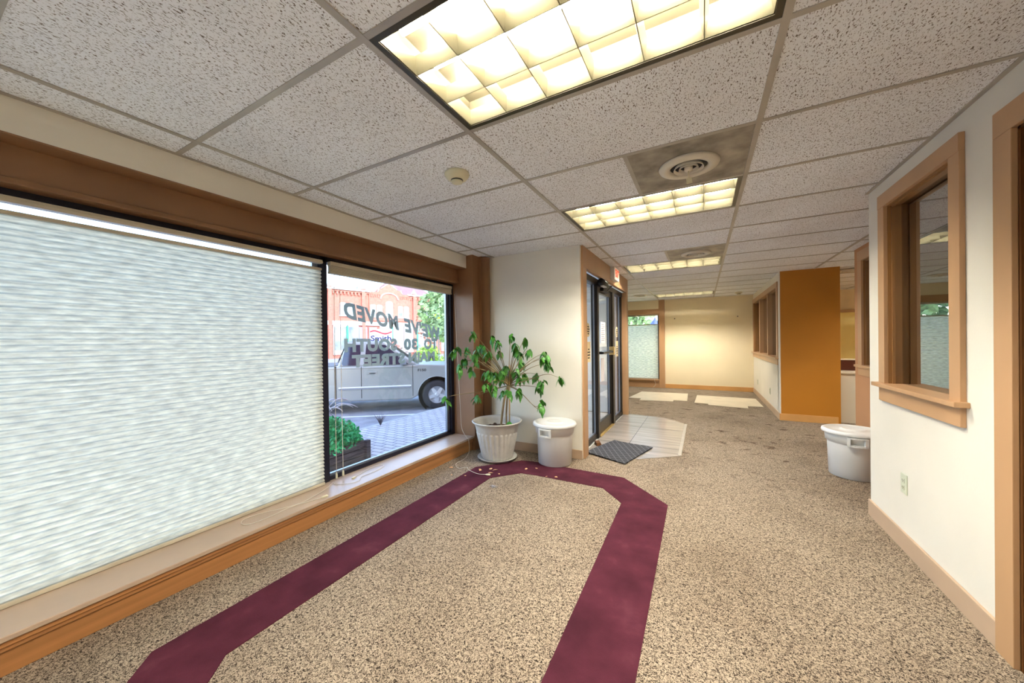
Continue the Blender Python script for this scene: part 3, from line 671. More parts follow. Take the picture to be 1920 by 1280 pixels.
MB().tube(spline([R((-.895, 2.55, .32)), R((-.905, 2.57, .5)), R((-.89, 2.57, .66)), jn+Vector((.01, .01, 0))]), [.010]*19, 8).build('trunk', BARK, t)
MB().tube([R((-.86, 2.553, .33)), R((-.856, 2.56, 1.012))], .008, 8).build('stake', STAKE, t)
CLU = [(-1.186, 2.013, 1.183), (-1.159, 2.04, 1.208), (-1.078, 2.198, 1.356), (-1.213, 2.295, 1.202), (-1.239, 2.546, 1.21), (-1.159, 2.53, 1.225), (-1.228, 2.473, 1.054), (-1.183, 2.112, 1.022), (-1.206, 2.234, 1.081), (-1.12, 2.227, 0.989), (-1.061, 2.227, 1.163), (-0.977, 2.329, 1.146), (-1.106, 2.625, 1.31), (-1.039, 2.611, 1.266), (-1.01, 2.615, 1.15), (-0.893, 2.677, 1.343), (-0.724, 2.458, 1.23), (-0.737, 2.51, 1.182), (-0.721, 2.683, 1.304), (-0.699, 2.72, 1.175), (-0.818, 2.72, 1.132), (-0.466, 2.545, 1.082), (-0.515, 2.71, 1.134), (-0.435, 2.609, 1.112), (-0.468, 2.70, 1.023), (-0.305, 2.633, 0.887), (-0.598, 2.69, 0.91), (-0.5, 2.634, 0.839), (-0.567, 2.70, 0.768), (-0.786, 2.72, 1.03), (-0.883, 2.531, 1.014), (-0.766, 2.546, 0.953), (-0.725, 2.664, 0.903), (-0.747, 2.565, 0.863), (-0.96, 2.31, 0.947), (-0.935, 2.397, 0.927), (-1.014, 2.614, 0.862), (-0.962, 2.247, 0.82), (-0.888, 2.289, 0.806), (-1.19, 2.42, 0.676), (-1.313, 2.038, 0.696), (-0.902, 2.499, 0.717), (-0.819, 2.479, 0.732), (-0.699, 2.47, 0.76), (-0.534, 2.672, 0.626), (-0.497, 2.584, 0.575), (-1.109, 2.469, 0.914), (-0.869, 2.419, 0.94), (-0.853, 2.545, 0.386)]
brn = MB(); lv = MB()
def leaf(mb, base, d, L, W, droop):
    d = Vector(d).normalized(); side = d.cross(Vector((0, 0, 1)))
    if side.length < .1: side = Vector((1, 0, 0))
    side.normalize(); side = (side+Vector((random.uniform(-.4, .4),)*3)).normalized(); up = side.cross(d).normalized()
    rows = [(0, .0, 0), (.15, .62, .02), (.38, 1.0, .05), (.65, .8, .02), (.85, .4, -.05), (1.0, .03, -.14)]; vs = []; fs = []
    cup = random.uniform(.1, .42)
    for u_, wd, lift in rows:
        c = base+d*(L*u_)+up*(L*lift)-Vector((0, 0, 1))*(droop*L*u_*u_)
        h = wd*W*.5; vs += [c-side*h-up*(h*cup), c, c+side*h-up*(h*cup)]
    for k in range(len(rows)-1):
        q = 3*k; fs += [(q, q+1, q+4, q+3), (q+1, q+2, q+5, q+4)]
    mb.add(vs, fs, 0, True)
for i, c in enumerate(CLU):
    c = R(c); v = c-jn
    if c.z > .5:
        ctrl = jn+v*.5+Vector((0, 0, .12 if v.z > 0 else .02))
        if i in (40,): pts = spline([jn, jn+Vector((-.13, -.09, -.03)), jn+Vector((-.22, -.2, -.05)), c+Vector((.06, .04, .03)), c])
        elif i in (44, 45): pts = spline([jn, jn+Vector((.12, .03, -.06)), jn+Vector((.25, .06, -.19)), c+Vector((-.05, 0, -.01 if i == 45 else -.06)), c])
        elif i == 25: pts = spline([jn, jn+v*.4+Vector((0, 0, .03)), jn+v*.75+Vector((0, 0, .06)), c])
        else: pts = bez(jn, ctrl, c)
        n_ = len(pts); brn.tube(pts, [.0045*(1-k/n_)+.0014 for k in range(n_)], 6)
    for k in range(random.randint(6, 8)):
        a = random.uniform(0, 2*PI)
        leaf(lv, c+Vector((random.uniform(-.016, .016), random.uniform(-.016, .016), random.uniform(-.025, .03))), (math.cos(a)*.7, math.sin(a)*.7, random.uniform(-1.3, -.3)), random.uniform(.055, .088), random.uniform(.04, .056), random.uniform(.2, .6))
brn.build('branches', TWIG, t); lv.build('foliage', LEAF, t)

# fallen leaves and bits
bits = [(-1.275, 2.03, .03), (-1.12, 1.86, .016), (-.985, 1.92, .014), (-.961, 2.13, .03), (-.839, 2.07, .034), (-.86, 2.16, .03), (-.80, 2.19, .034), (-.741, 2.106, .016), (-.567, 2.32, .022), (-.461, 2.39, .02), (-.303, 2.254, .016), (-.236, 2.273, .018)]
for i, (x, y, s_) in enumerate(bits):
    m = MB(); leaf(m, Vector((0, 0, .006)), (math.cos(i*1.7), math.sin(i*1.7), .12), s_*1.6, s_*1.1, .05); v2 = list(m.v)
    o = m.build('fallen_leaf', DRYLEAF, label='dry curled brown leaf fallen on the carpet near the potted plant', category='leaf', group='dry leaves fallen around the plant')
    o.location = (x, y, .004)
m = MB()
for k in range(6): a = k*1.1; m.tube([(0, 0, .006), (.025*math.cos(a), .02*math.sin(a), .012), (.04*math.cos(a+.5), .03*math.sin(a+.5), .003)], .002, 5)
m.box(-.012, .012, -.01, .01, .0, .012)
o = m.build('debris_clump', TRIMG, label='small dark clump of fluff on the beige carpet inside the burgundy band', category='debris'); o.location = (-.633, 1.83, .0)

# clear chair mats lying on the far carpet
m = MB(); m.prism([(-.45, 7.24), (-.19, 7.24), (-.19, 7.02), (.44, 7.09), (.44, 7.27), (.69, 7.27), (.67, 8.36), (-.33, 8.31)], .002, .006)
m.build('chair_mat', MATPL, label='pale plastic chair mat lying left, in front of the far shaded window', category='chair mat', group='plastic chair mats on the far carpet')
m = MB(); m.prism([(.824, 7.12), (1.06, 7.10), (1.06, 6.97), (1.685, 6.85), (1.70, 7.10), (1.945, 7.14), (1.93, 8.13), (.857, 8.19)], .002, .006)
m.build('chair_mat', MATPL, label='pale plastic chair mat lying right, beside the wall with three panes', category='chair mat', group='plastic chair mats on the far carpet')

# outlets
def outlet(loc, label, grp=None, twin=True):
    t = thing('wall_outlet', label, 'outlet', loc, 0, grp)
    box('cover_plate', OUTL, -.006, 0, -.036, .036, -.058, .058, t, bevel=.002)
    if twin:
        for s_ in (-.02, .02):
            o = MB(); o.box(-.009, -.006, -.015, .015, s_-.014, s_+.014); o.build('socket', OUTL, t, bevel=.001)
            q = MB(); q.box(-.0095, -.0089, -.008, -.0055, s_-.004, s_+.006); q.box(-.0095, -.0089, .0055, .008, s_-.004, s_+.006); q.box(-.0095, -.0089, -.002, .002, s_-.01, s_-.006); q.build('slots', INK, t)
outlet((2.02, 2.16, .395), 'greenish-ivory double outlet low on the right wall below its window')
outlet((2.02, 8.56, .315), 'small outlet under the three-pane window, nearer the back wall', 'outlets on the far right wall')
outlet((2.02, 6.96, .325), 'small outlet under the three-pane window, nearer the ochre wall', 'outlets on the far right wall')
for x, lb in ((.353, 'tiny dark wall anchor on the back wall, left one'), (1.712, 'tiny dark wall anchor on the back wall, right one')):
    m = MB(); m.tube([(0, 0, 0), (0, -.012, 0)], .014, 8); o = m.build('wall_anchor', INK, label=lb, category='wall anchor', group='anchors on the back wall'); o.location = (x, 9.26, 1.79)

# exit sign
t = thing('exit_sign', 'small white box sign with red EXIT above the glass doors', 'sign', (-.135, 4.33, 2.19))
box('sign_box', WHITEPL, 0, .06, -.14, .16, -.085, .09, t, bevel=.004)
box('sign_face', EXITP, .06, .063, -.125, .145, -.07, .075, t)
text_obj('exit_lettering', 'EXIT', EXITR, .15, frame_mat((.0645, .01, .0), (0, 1, 0), (0, 0, 1), (1, 0, 0)), .001, .004, parent=t, width=.22)
t = thing('motion_sensor', 'black rounded motion sensor on the header over the glass doors', 'sensor', (-.135, 3.86, 2.06))
MB().tube([(-.02, -.12, -.045), (-.02, -.11, -.045), (-.02, .12, -.045), (-.02, .13, -.045)], [.02, .045, .045, .02], 16).build('sensor_body', BLACKISH, t)
box('sensor_lens', WHITEPL, -.03, .012, -.08, .08, -.1, -.088, t)

# stickers and papers on the entry glass
def oval(name, cy, cz, ry, rz_, label):
    t = thing(name, label, 'sticker', (-.243, cy, cz)); vs = [(0, ry*math.cos(a), rz_*math.sin(a)) for a in [2*PI*k/28 for k in range(28)]]
    MB().add(vs+[(.002, v[1], v[2]) for v in vs], [tuple(range(28, 56))]+[(i, (i+1) % 28, 28+(i+1) % 28, 28+i) for i in range(28)]).build('sticker_disc', DECAL, t)
    b = MB()
    for k, w_ in enumerate((.5, .75, .6, .35)): b.box(.0022, .003, -ry*w_, ry*w_, rz_*(.45-k*.33)-.008, rz_*(.45-k*.33)+.008)
    b.build('sticker_print', INK, t)
oval('oval_sticker', 3.45, 1.395, .075, .085, 'round cream sticker with dark print on the left sidelight of the entry')
oval('oval_sticker', 5.10, 1.395, .075, .085, 'round cream sticker with dark print on the right sidelight of the entry')
for cy, nm in ((3.46, 'left'), (5.10, 'right')):
    t = thing('door_notice', 'tall cream notice with dark print below the sticker on the %s sidelight' % nm, 'notice', (-.243, cy, 1.13))
    box('notice_sheet', DECAL, 0, .002, -.08, .08, -.13, .12, t)
    b = MB()
    for k, w_ in enumerate((.03, .06, .055, .04)): b.box(.0022, .003, -w_, w_, .02-k*.035, .036-k*.035)
    b.build('notice_print', INK, t)
t = thing('door_paper', 'white printed sheet taped to the glass of the entry door', 'paper', (-.243, 4.18, 1.37)); box('paper_sheet', PAPER, 0, .002, -.12, .13, -.15, .15, t)
pb = MB()
for k in range(9): pb.box(.0022, .0026, -.09, .07+.03*(k % 2), .11-k*.027, .116-k*.027)
pb.build('paper_print', GRASSM, t)
t = thing('door_paper', 'pinkish white notice low behind the push bar of the entry door', 'paper', (-.243, 4.13, .86)); box('paper_sheet', PAPER, 0, .002, -.09, .1, -.16, .16, t)

# counter in the back office
t = thing('service_counter', 'low white cabinet front with a dark top seen between ochre and terracotta walls', 'counter', (2.73, 6.16, 0))
box('cabinet_front', COUNT, 0, 1.3, 0, .5, 0, .73, t, bevel=.004); box('counter_ledge', COUNT, 0, 1.32, -.02, .52, .73, .745, t)
box('desk_screen', MAROON, 0, 1.3, .45, .52, .745, .905, t, bevel=.004); box('screen_cap', COUNT, 0, 1.32, .44, .53, .905, .925, t)

# ================================================================== OUTDOORS
box('ground', ASPH, -120, -4.12, -60, 120, -.6, -.4, **S)
sw = MB(); sw.box(-4.12, -1.76, -30, 40, -.6, -.2); sw.build('sidewalk', PAVER, **S)
box('trim_8', CONC, -4.24, -4.12, -30, 40, -.6, -.205, **S)
box('back_yard', LAWN, -1.76, 60, 9.7, 120, -.6, -.25, **S)
m = MB(); a = Vector((-5.98, 4.55, -.398)); d = Vector((1.45, 1.1, 0)).normalized(); n_ = Vector((-d.y, d.x, 0))*.05
m.add([a-n_-d*3, a-n_+d*2.2, a+n_+d*2.2, a+n_-d*3], [(0, 1, 2, 3)]); m.build('trim_9', LINEP, **S)
# pickup truck : local X forward, Y away from the viewer, Z up
T = thing('pickup_truck', 'silver extended-cab pickup truck parked at an angle outside the window', 'truck', (-4.82, 6.07, -.40), math.radians(42))
WD = 1.95
def side_profile():
    def arch(cx, n=12, r=.46, zc=.36): return [(cx-r*math.cos(PI*k/n), max(.30, zc+r*math.sin(PI*k/n))) for k in range(n+1)]
    p = [(-4.75, .42), (-4.1, .36)]+[(x, z_) for x, z_ in arch(-3.52)]+[(-2.9, .30), (-.62, .28)]+arch(0)+[(.60, .34), (.95, .38), (1.0, .62), (.98, .86), (.85, 1.0), (.3, 1.09), (-.45, 1.13), (-.55, 1.12), (-2.28, 1.12), (-2.30, 1.12), (-4.75, 1.12)]
    return p
def extrude_profile(mb, prof, y0, y1, inset=0):
    n = len(prof); vs = [(x, y0, z_) for x, z_ in prof]+[(x, y1, z_) for x, z_ in prof]
    mb.add(vs, [tuple(range(n)), tuple(reversed(range(n, 2*n)))]+[(i, n+i, n+(i+1) % n, (i+1) % n) for i in range(n)])
m = MB(); extrude_profile(m, side_profile(), 0.0, WD); bd = m.build('body', TRUCK, T, bevel=.03)
cabn = MB()   # tapered greenhouse
lo = [(-.42, 1.10), (-2.30, 1.10)]; hi = [(-1.22, 1.73), (-2.12, 1.73)]
cabn.add([(-.42, .03, 1.10), (-2.30, .03, 1.10), (-2.30, WD-.03, 1.10), (-.42, WD-.03, 1.10), (-1.25, .2, 1.72), (-2.10, .2, 1.72), (-2.10, WD-.2, 1.72), (-1.25, WD-.2, 1.72)],
         [(0, 1, 5, 4), (1, 2, 6, 5), (2, 3, 7, 6), (3, 0, 4, 7), (4, 5, 6, 7), (3, 2, 1, 0)])
cabn.build('cab', TRUCK, T, bevel=.05)
def on_side(x, z_, off=-.006):      # near side of the greenhouse
    k = (z_-1.10)/.62; return (x, .03+.17*k+off, z_)
def sheet(name, pts, m_, th=.012, parent=T):
    a = [on_side(*p) for p in pts]; b = [on_side(p[0], p[1], .01) for p in pts]; n = len(pts)
    return MB().add(a+b, [tuple(range(n))]+[(i, (i+1) % n, n+(i+1) % n, n+i) for i in range(n)]).build(name, m_, parent)
sheet('side_window', [(-.68, 1.14), (-1.23, 1.62), (-1.66, 1.64), (-1.70, 1.14)], CARGLASS)
sheet('side_window', [(-1.80, 1.14), (-1.78, 1.63), (-2.06, 1.63), (-2.14, 1.55), (-2.20, 1.18), (-2.17, 1.14)], CARGLASS)
MB().add([(-.46, .14, 1.15), (-1.20, .27, 1.69), (-1.20, WD-.27, 1.69), (-.46, WD-.14, 1.15)], [(0, 3, 2, 1)]).build('windshield', CARGLASS, T).location = (.028, 0, .03)
MB().add([(-2.31, .2, 1.2), (-2.13, .3, 1.66), (-2.13, WD-.3, 1.66), (-2.31, WD-.2, 1.2)], [(0, 1, 2, 3)]).build('rear_window', CARGLASS, T).location = (-.02, 0, 0)
sm = MB()
for x in (-.58, -1.76): sm.box(x-.006, x+.006, -.004, .01, .36, 1.11)
sm.box(-2.35, -2.31, -.004, .02, .34, 1.13)
sm.box(-4.75, -.45, -.003, .01, 1.06, 1.064); sm.build('door_seams', REDL, T)
box('side_molding', TRIMG, -2.26, -.62, -.02, .0, .57, .61, T, bevel=.006); box('side_molding_highlight', SIGNW, -2.26, -.62, -.024, -.0, .61, .635, T)
hm = MB(); hm.box(-1.62, -1.40, -.012, .0, .925, .99); hm.build('door_handle', TRUCK, T, bevel=.01); box('handle_slot', REDL, -1.58, -1.44, -.014, -.012, .935, .955, T)
mr_ = MB(); mr_.box(-.86, -.72, -.20, -.02, 1.14, 1.28); mr_.box(-.84, -.74, -.04, .08, 1.13, 1.17); mr_.build('side_mirror', TRIMG, T, bevel=.02)
bed = MB(); bed.box(-4.70, -2.40, .09, WD-.09, 1.118, 1.13); bed.build('bed_cover', BLACKISH, T)
bumper = MB(); bumper.box(.95, 1.12, .05, WD-.05, .42, .62); bumper.build('front_bumper', RIM, T, bevel=.03)
ws = MB(); ws.tube([(-.5, .5, 1.19), (-.78, 1.0, 1.42)], .008, 6); ws.tube([(-.45, .35, 1.17), (-.55, .9, 1.26)], .01, 6); ws.build('wiper', BLACKISH, T)
text_obj('fender_badge', 'F150', REDL, .085, frame_mat((-.36, -.006, .985), (1, 0, 0), (0, 0, 1), (0, -1, 0)), .002, .002, parent=T, width=.2)
def arch_lip(cx):
    m = MB(); m.tube([(cx-.47*math.cos(PI*k/14), -.004, .36+.47*math.sin(PI*k/14)) for k in range(15)], .014, 6); m.build('wheel_arch', TRUCK, T)
    w_ = MB(); w_.lathe([(.455, 0), (.455, .3), (.05, .3)], n=30, cap=(False, True)); o = w_.build('wheel_well', BLACKISH, T); o.rotation_euler = (-PI/2, 0, 0); o.location = (cx, .01, .37)
def wheel(cx, cy, flip=1):
    W_ = empty('wheel', (cx, cy, .36), parent=T)
    ty = MB(); ty.lathe([(.21, 0), (.30, -.01), (.345, .0), (.36, .03), (.36, .2), (.345, .23), (.30, .24), (.21, .23)], n=44, cap=(False, True)); o = ty.build('tyre', TYRE, W_); o.rotation_euler = (-PI/2*flip, 0, 0)
    rm = MB(); rm.lathe([(.215, -.004), (.212, .01), (.19, .02), (.18, .06), (.02, .06)], n=40, cap=(False, True))
    for k in range(5):
        a = 2*PI*k/5+PI/2; c, s_ = math.cos(a), math.sin(a); q = lambda r, w1: ((r*c-w1*s_), (r*s_+w1*c))
        p0, p1, p2, p3 = q(.02, -.05), q(.195, -.036), q(.195, .036), q(.02, .05)
        rm.hexa([(*p0, .0), (*p3, .0), (*p2, .012), (*p1, .012)], [(*p0, .06), (*p3, .06), (*p2, .06), (*p1, .06)])
    rm.lathe([(.055, .06), (.055, -.012), (.045, -.018), (.01, -.018)][::-1], n=24)
    o = rm.build('rim', RIM, W_); o.rotation_euler = (-PI/2*flip, 0, 0)
for cx in (0, -3.52):
    arch_lip(cx); wheel(cx, .03); wheel(cx, WD-.03, -1)

# brick building across the street; local X along the facade, Y into the building
B_ = thing('brick_building', 'long two-storey red brick commercial building with gabled centre across the street', 'building', (-33.2, 28.4, -.4), math.radians(75))
zz = .4
m = MB(); m.box(-14, 11.5, 0, 12, 0, 7.3+zz); m.build('wall', BRICK, B_)
gb = MB()
prof = [(-.5, 7.3), (.6, 7.35), (.75, 7.75), (1.1, 7.8), (2.05, 8.5), (3.0, 7.8), (3.6, 7.7), (3.8, 7.3), (4.9, 7.3), (4.9, 3.9), (-.5, 3.9)]
n = len(prof); gb.add([(x, -.12, z_+zz) for x, z_ in prof]+[(x, .5, z_+zz) for x, z_ in prof], [tuple(reversed(range(n))), tuple(range(n, 2*n))]+[(i, (i+1) % n, n+(i+1) % n, n+i) for i in range(n)]); gb.build('gable', BRICK, B_)
co = MB(); co.box(-14, -.4, -.28, .1, 7.2+zz, 7.4+zz); co.box(4.6, 11.5, -.28, .1, 7.2+zz, 7.4+zz)
for a, b in (((.6, 7.35), (.75, 7.8)), ((1.0, 7.8), (2.05, 8.55)), ((2.05, 8.55), (3.1, 7.8)), ((3.6, 7.75), (3.8, 7.35))): co.tube([(a[0], -.1, a[1]+zz), (b[0], -.1, b[1]+zz)], .07, 6)
co.build('cornice', SNOWW, B_)
for xa, xb, st_ in ((-13.8, -.5, .4), (4.9, 11.3, .4), (-.3, 1.1, .28), (3.5, 4.8, .28)):
    dn = MB(); dn.box(xa, xb, -.17, -.12, 7.02+zz, 7.12+zz); x = xa
    while x < xb-.1: dn.box(x, x+st_*.45, -.2, -.0, 6.72+zz, 7.06+zz); x += st_
    dn.build('dentil_course', BRICK, B_)
ar = MB(); ar.tube([(2.05-1.15*math.cos(PI*k/12), -.16, 6.55+zz+.75*math.sin(PI*k/12)) for k in range(13)], .08, 6); ar.build('gable_arch', SNOWW, B_)
for x in (-11.5, -8.3, -4.9, -1.2, 5.5, 9.0):
    p = MB(); p.box(x-.2, x+.2, -.25, .1, 0, 7.5+zz); p.add([(x-.28, -.3, 7.5+zz), (x+.28, -.3, 7.5+zz), (x+.28, .2, 7.5+zz), (x-.28, .2, 7.5+zz), (x, -.05, 8.1+zz)], [(0, 1, 4), (1, 2, 4), (2, 3, 4), (3, 0, 4), (3, 2, 1, 0)], 1); p.build('pier', [BRICK, SNOWW], B_)
def bwin(x, w_, z0, z1, arch=.12):
    f = MB(); f.box(x-.06, x+w_+.06, -.16, -.0, z0+zz-.12, z0+zz); f.box(x, x+w_, -.14, -.0, z0+zz, z1+zz)
    f.add([(x, -.14, z1+zz)]+[(x+w_/2-w_/2*math.cos(PI*k/8), -.14, z1+zz+arch*math.sin(PI*k/8)) for k in range(1, 8)]+[(x+w_, -.14, z1+zz)], [tuple(range(8, -1, -1))])
    o = f.build('window', SNOWW, B_)
    g_ = MB(); g_.box(x+.08, x+w_-.08, -.145, -.13, z0+zz+.06, (z0+z1)/2+zz-.03); g_.box(x+.08, x+w_-.08, -.145, -.13, (z0+z1)/2+zz+.03, z1+zz-.02); g_.build('pane', GLASSB, o)
for x in (-11, -7.4, -3.85, -.38, 3.2, 6.4, 9.4):
    bwin(x, .68, 4.4, 5.7); bwin(x+.82, .68, 4.4, 5.7)
bwin(1.55, .95, 4.4, 6.0, .35)
sf = MB(); sf.box(-14, 11.5, -.2, .0, 3.3+zz, 3.75+zz); sf.build('storefront_sign_band', SNOWW, B_)
sc = [(-12, 1.6), (-9.8, 1.7), (-7.4, 1.6), (-4.5, 1.3), (-2.9, 1.0), (.9, 1.1), (2.6, 1.2), (4.1, 1.2), (6.0, 1.3), (8.0, 1.2), (9.8, 1.4)]
for x, w_ in sc:
    o = box('shop_window', SNOWW, x-.1, x+w_+.1, -.15, 0, .4, 3.3+zz, B_); box('pane', GLASSB, x, x+w_, -.17, -.15, .9, 3.1+zz, o)
for x in (-3.2, 1.9+.3, 5.7): box('green_post', GREENP, x, x+.2, -.3, -.1, 0, 3.2+zz, B_)
for x in (-1.75, -.55): box('blue_panel', BLUEP, x, x+.9, -.2, -.1, .9, 3.1+zz, B_)
ch = MB(); ch.box(-.9, -.5, 2, 2.5, 7.4+zz, 8.1+zz); ch.box(-.2, .2, 2, 2.5, 7.4+zz, 7.9+zz); ch.build('roof_vents', TRIMG, B_)
rf = MB(); rf.add([(3.6, 3, 7.3+zz), (11.4, 3, 7.3+zz), (11.4, 11, 7.3+zz), (3.6, 11, 7.3+zz), (4.8, 6.5, 9.6+zz), (10.6, 6.5, 9.6+zz)], [(0, 1, 5, 4), (1, 2, 5), (2, 3, 4, 5), (3, 0, 4)]); rf.build('hipped_roof', ROOFP, B_)

# trees, lawn, hydrant sign
def tree(loc, h, cr, label, leafm, n=700, trunk=.18, dens=1, cz=.62):
    t = thing('street_tree', label, 'tree', loc, 0, None)
    tr = MB(); tr.tube([(0, 0, 0), (.05, 0, h*.3), (0, .05, h*.6), (.05, 0, h*.85)], [trunk, trunk*.8, trunk*.5, trunk*.2], 8)
    for k in range(7):
        a = k*2.4; z0 = h*(.3+.07*k); tr.tube([(0, 0, z0), (math.cos(a)*cr*.4, math.sin(a)*cr*.4, z0+h*.12), (math.cos(a)*cr*.75, math.sin(a)*cr*.75, z0+h*.18)], [trunk*.4, trunk*.25, .02], 6)
    tr.build('trunk', BARK, t)
    m = MB(); rnd = random.Random(int(loc[0]*10))
    for k in range(n):
        while True:
            p = Vector((rnd.uniform(-1, 1), rnd.uniform(-1, 1), rnd.uniform(-1, 1)))
            if .25 < p.length < 1: break
        p = Vector((p.x*cr, p.y*cr, h*cz+p.z*h*(1-cz))); s_ = rnd.uniform(.12, .26)*cr/2.2
        a = Vector((rnd.uniform(-1, 1), rnd.uniform(-1, 1), rnd.uniform(-1, 1))).normalized()*s_; b = a.orthogonal().normalized()*s_*.7
        m.add([p-a, p-b, p+a, p+b], [(0, 1, 2, 3)])
    m.build('crown', leafm, t); return t
dd = lambda bx, by, dist: (.978+bx*dist, -.8136+by*dist, -.4)
tree(dd(-.625, .781, 30), 6.6, 2.3, 'bushy green tree at the right edge of the street view', TREEL, 1500)
tree(dd(-.655, .756, 38), 6.0, 1.6, 'thin reddish-leaved tree in front of the brick facade', TREER, 420, .08)
tree(dd(-.59, .807, 22), 5.0, 1.7, 'green tree behind the window jamb, beyond the truck hood', TREEL, 1200)
tree((-5.5, 28, -.3), 5.6, 3.2, 'green tree far behind the back window, left', TREEL, 1200)
tree((2.2, 34, -.3), 6.5, 4.2, 'green tree far behind the back window, right', TREEL, 1200)
m = MB(); a = dd(-.70, .715, 22); b = dd(-.55, .83, 22); c = dd(-.55, .83, 31); d = dd(-.70, .715, 31); m.prism([(b[0], b[1]), (c[0], c[1]), (d[0], d[1]), (a[0], a[1])][::-1], -.4, -.2)
m.build('lawn_strip', LAWN, **S)
rnd = random.Random(3)
def bush(loc, r, h, label, matl, n, leafs=.05):
    t = thing('shrub', label, 'shrub', loc); m = MB()
    for k in range(n):
        while True:
            p = Vector((rnd.uniform(-1, 1), rnd.uniform(-1, 1), rnd.uniform(0, 1)))
            if .5 < p.length < 1: break
        p = Vector((p.x*r[0], p.y*r[1], p.z*h)); s_ = leafs*rnd.uniform(.6, 1.3); a = Vector((rnd.uniform(-1, 1), rnd.uniform(-1, 1), rnd.uniform(-.4, 1))).normalized()*s_; b = a.orthogonal().normalized()*s_*.5
        m.add([p-a, p-b, p+a, p+b], [(0, 1, 2, 3)])
    m.build('leaves', matl, t)
    st_ = MB()
    for k in range(8): st_.tube([(0, 0, 0), (rnd.uniform(-.6, .6)*r[0], rnd.uniform(-.6, .6)*r[1], h*.7)], .006*max(1, h), 5)
    st_.build('stems', TWIG, t); return t
bush(dd(-.66, .75, 26.5), (1.1, 1.1), 1.5, 'yellow-green shrub on the lawn across the street', LAWN, 500, .16)
bush(dd(-.60, .80, 18), (.9, .9), 1.2, 'dark green shrub on the lawn at the right edge of the window', TREEL, 450, .16)
# wooden planter with clipped plant and fountain grass
PX, PY = -3.02, 1.72
t = thing('wooden_planter', 'weathered dark timber planter box on the brick sidewalk', 'planter', (PX, PY, -.2))
m = MB()
for z0 in (0, .085, .17): m.box(-.30, .30, -.48, .50, z0, z0+.078)
for sx_ in (-.31, .31):
    for sy_ in (-.5, .5): m.box(sx_-.03, sx_+.03, sy_-.03, sy_+.03, 0, .26)
m.build('planter_box', WOODP, t, bevel=.004); box('planter_soil', SOIL, -.28, .28, -.46, .48, .2, .252, t)
bush((PX+.02, PY+.03, .03), (.38, .56), .38, 'leafy bright green bush filling the timber planter', BUSH, 3400, .028)
t = thing('fountain_grass', 'purple fountain grass with pale feathery plumes behind the green bush', 'grass', (PX-.16, PY+.12, .05)); m = MB(); pl = MB()
for k in range(150):
    a = rnd.uniform(0, 2*PI); q = rnd.uniform(.1, .34); h = rnd.uniform(.25, .5)
    m.tube(bez((rnd.uniform(-.05, .05), rnd.uniform(-.05, .05), 0), (math.cos(a)*q*.3, math.sin(a)*q*.3, h*1.2), (math.cos(a)*q, math.sin(a)*q, h*.75), 5), [.003, .003, .0025, .002, .0015, .001], 4)
m.build('blades', GRASSM, t)
for k in range(9):
    a = -1.2+k*.42; q = rnd.uniform(.22, .40); h = rnd.uniform(.45, .66); pts = bez((0, 0, .1), (math.cos(a)*q*.4, math.sin(a)*q*.4+.08, h*1.25), (math.cos(a)*q*.8, math.sin(a)*q+.18, h*.82), 12)
    m2 = MB(); m2.tube(pts[:8], .002, 4); m2.tube(pts[6:], [.004, .009, .011, .011, .009, .006, .003], 7); m2.build('plume', PLUME, t)
t = thing('weed_tuft', 'small grey-green weed growing at the kerb', 'weed', (-4.06, 3.62, -.2)); m = MB()
for k in range(30):
    a = rnd.uniform(0, 2*PI); q = rnd.uniform(.04, .14); m.tube([(0, 0, 0), (math.cos(a)*q*.5, math.sin(a)*q*.5, .12), (math.cos(a)*q, math.sin(a)*q, rnd.uniform(.1, .22))], [.003, .003, .001], 4)
m.build('stems', GRASSM, t)
# campaign sign
ang = math.atan2(.665, -.747)
t = thing('yard_sign', 'white election sign with red wave and navy name behind the truck cab', 'sign', (-9.5, 8.5, -.4), ang-PI/2)
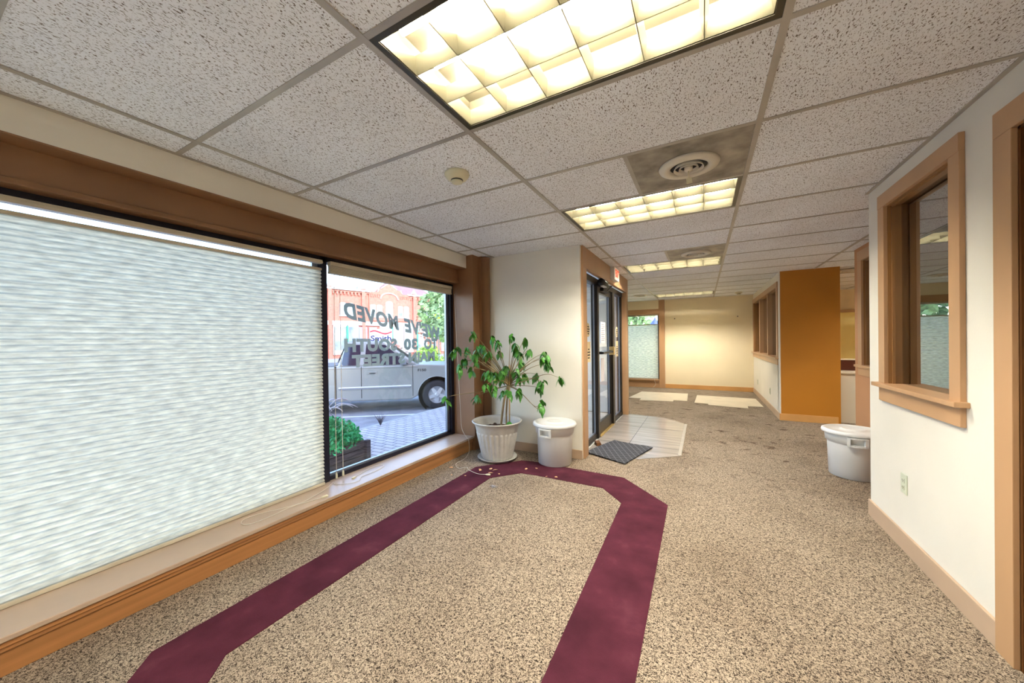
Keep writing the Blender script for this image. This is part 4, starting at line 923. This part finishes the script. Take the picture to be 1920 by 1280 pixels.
# local: X right as seen by the viewer, -Y towards the viewer
sgn = empty('sign_board', (0, 0, 0), parent=t)
box('panel', SIGNW, -.40, .40, -.01, .01, 1.62, 2.18, sgn)
wv = MB(); N = 16; top = []; bot = []
for k in range(N+1):
    x = -.385+.77*k/N; zc = 2.06+.055*math.sin((k/N)*2*PI+.4); top.append((x, -.013, zc+.03)); bot.append((x, -.013, zc-.03))
wv.add(top+bot, [(k, N+1+k, N+2+k, k+1) for k in range(N)]); wv.build('red_wave', SIGNR, sgn)
sr = MB()
for x, z_ in ((.1, 2.13), (.22, 2.09), (.31, 2.14)):
    sr.add([(x+(.022 if k % 2 == 0 else .009)*math.sin(k*PI/5), -.0135, z_+(.022 if k % 2 == 0 else .009)*math.cos(k*PI/5)) for k in range(10)], [tuple(range(9, -1, -1))])
sr.build('stars', SIGNB, sgn)
text_obj('small_lettering', 'Steven', SIGNB, .1, frame_mat((-.14, -.014, 1.965), (1, 0, 0), (0, 0, 1), (0, -1, 0)), .001, .0, parent=sgn)
text_obj('large_lettering', 'Smith', SIGNB, .27, frame_mat((0, -.014, 1.83), (1, 0, 0), (0, 0, 1), (0, -1, 0)), .001, .006, parent=sgn, width=.72)
for x in (-.3, .3): box('sign_post', TRIMG, x-.015, x+.015, .012, .03, 0, 2.15, t)
# pedestrian sign
q = dd(-.639, .769, 24); t = thing('crossing_sign', 'fluorescent yellow-green warning sign on a thin post across the street', 'sign', q, math.atan2(.769, -.639)-PI/2)
box('post', TRIMG, -.03, .03, -.03, .03, 0, 3.2, t)
MB().add([(0, -.04, 3.7), (.24, -.04, 3.45), (.24, -.04, 3.15), (-.24, -.04, 3.15), (-.24, -.04, 3.45), (0, -.01, 3.7), (.24, -.01, 3.45), (.24, -.01, 3.15), (-.24, -.01, 3.15), (-.24, -.01, 3.45)], [(4, 3, 2, 1, 0), (5, 6, 7, 8, 9), (0, 1, 6, 5), (1, 2, 7, 6), (2, 3, 8, 7), (3, 4, 9, 8), (4, 0, 5, 9)]).build('sign_plate', PEDY, t)
# lantern outside the back window
t = thing('street_lantern', 'blue-grey street lantern seen over the far window shade', 'lamp post', (-.85, 16, -.25))
MB().lathe([(.09, 0), (.05, .3), (.04, 1.7), (.06, 1.75)], n=12).build('post', LAMPB, t); MB().lathe([(.08, 1.75), (.15, 2.15), (.22, 2.17), (.05, 2.4), (.01, 2.5)], n=8, smooth=False).build('lantern', LAMPB, t)
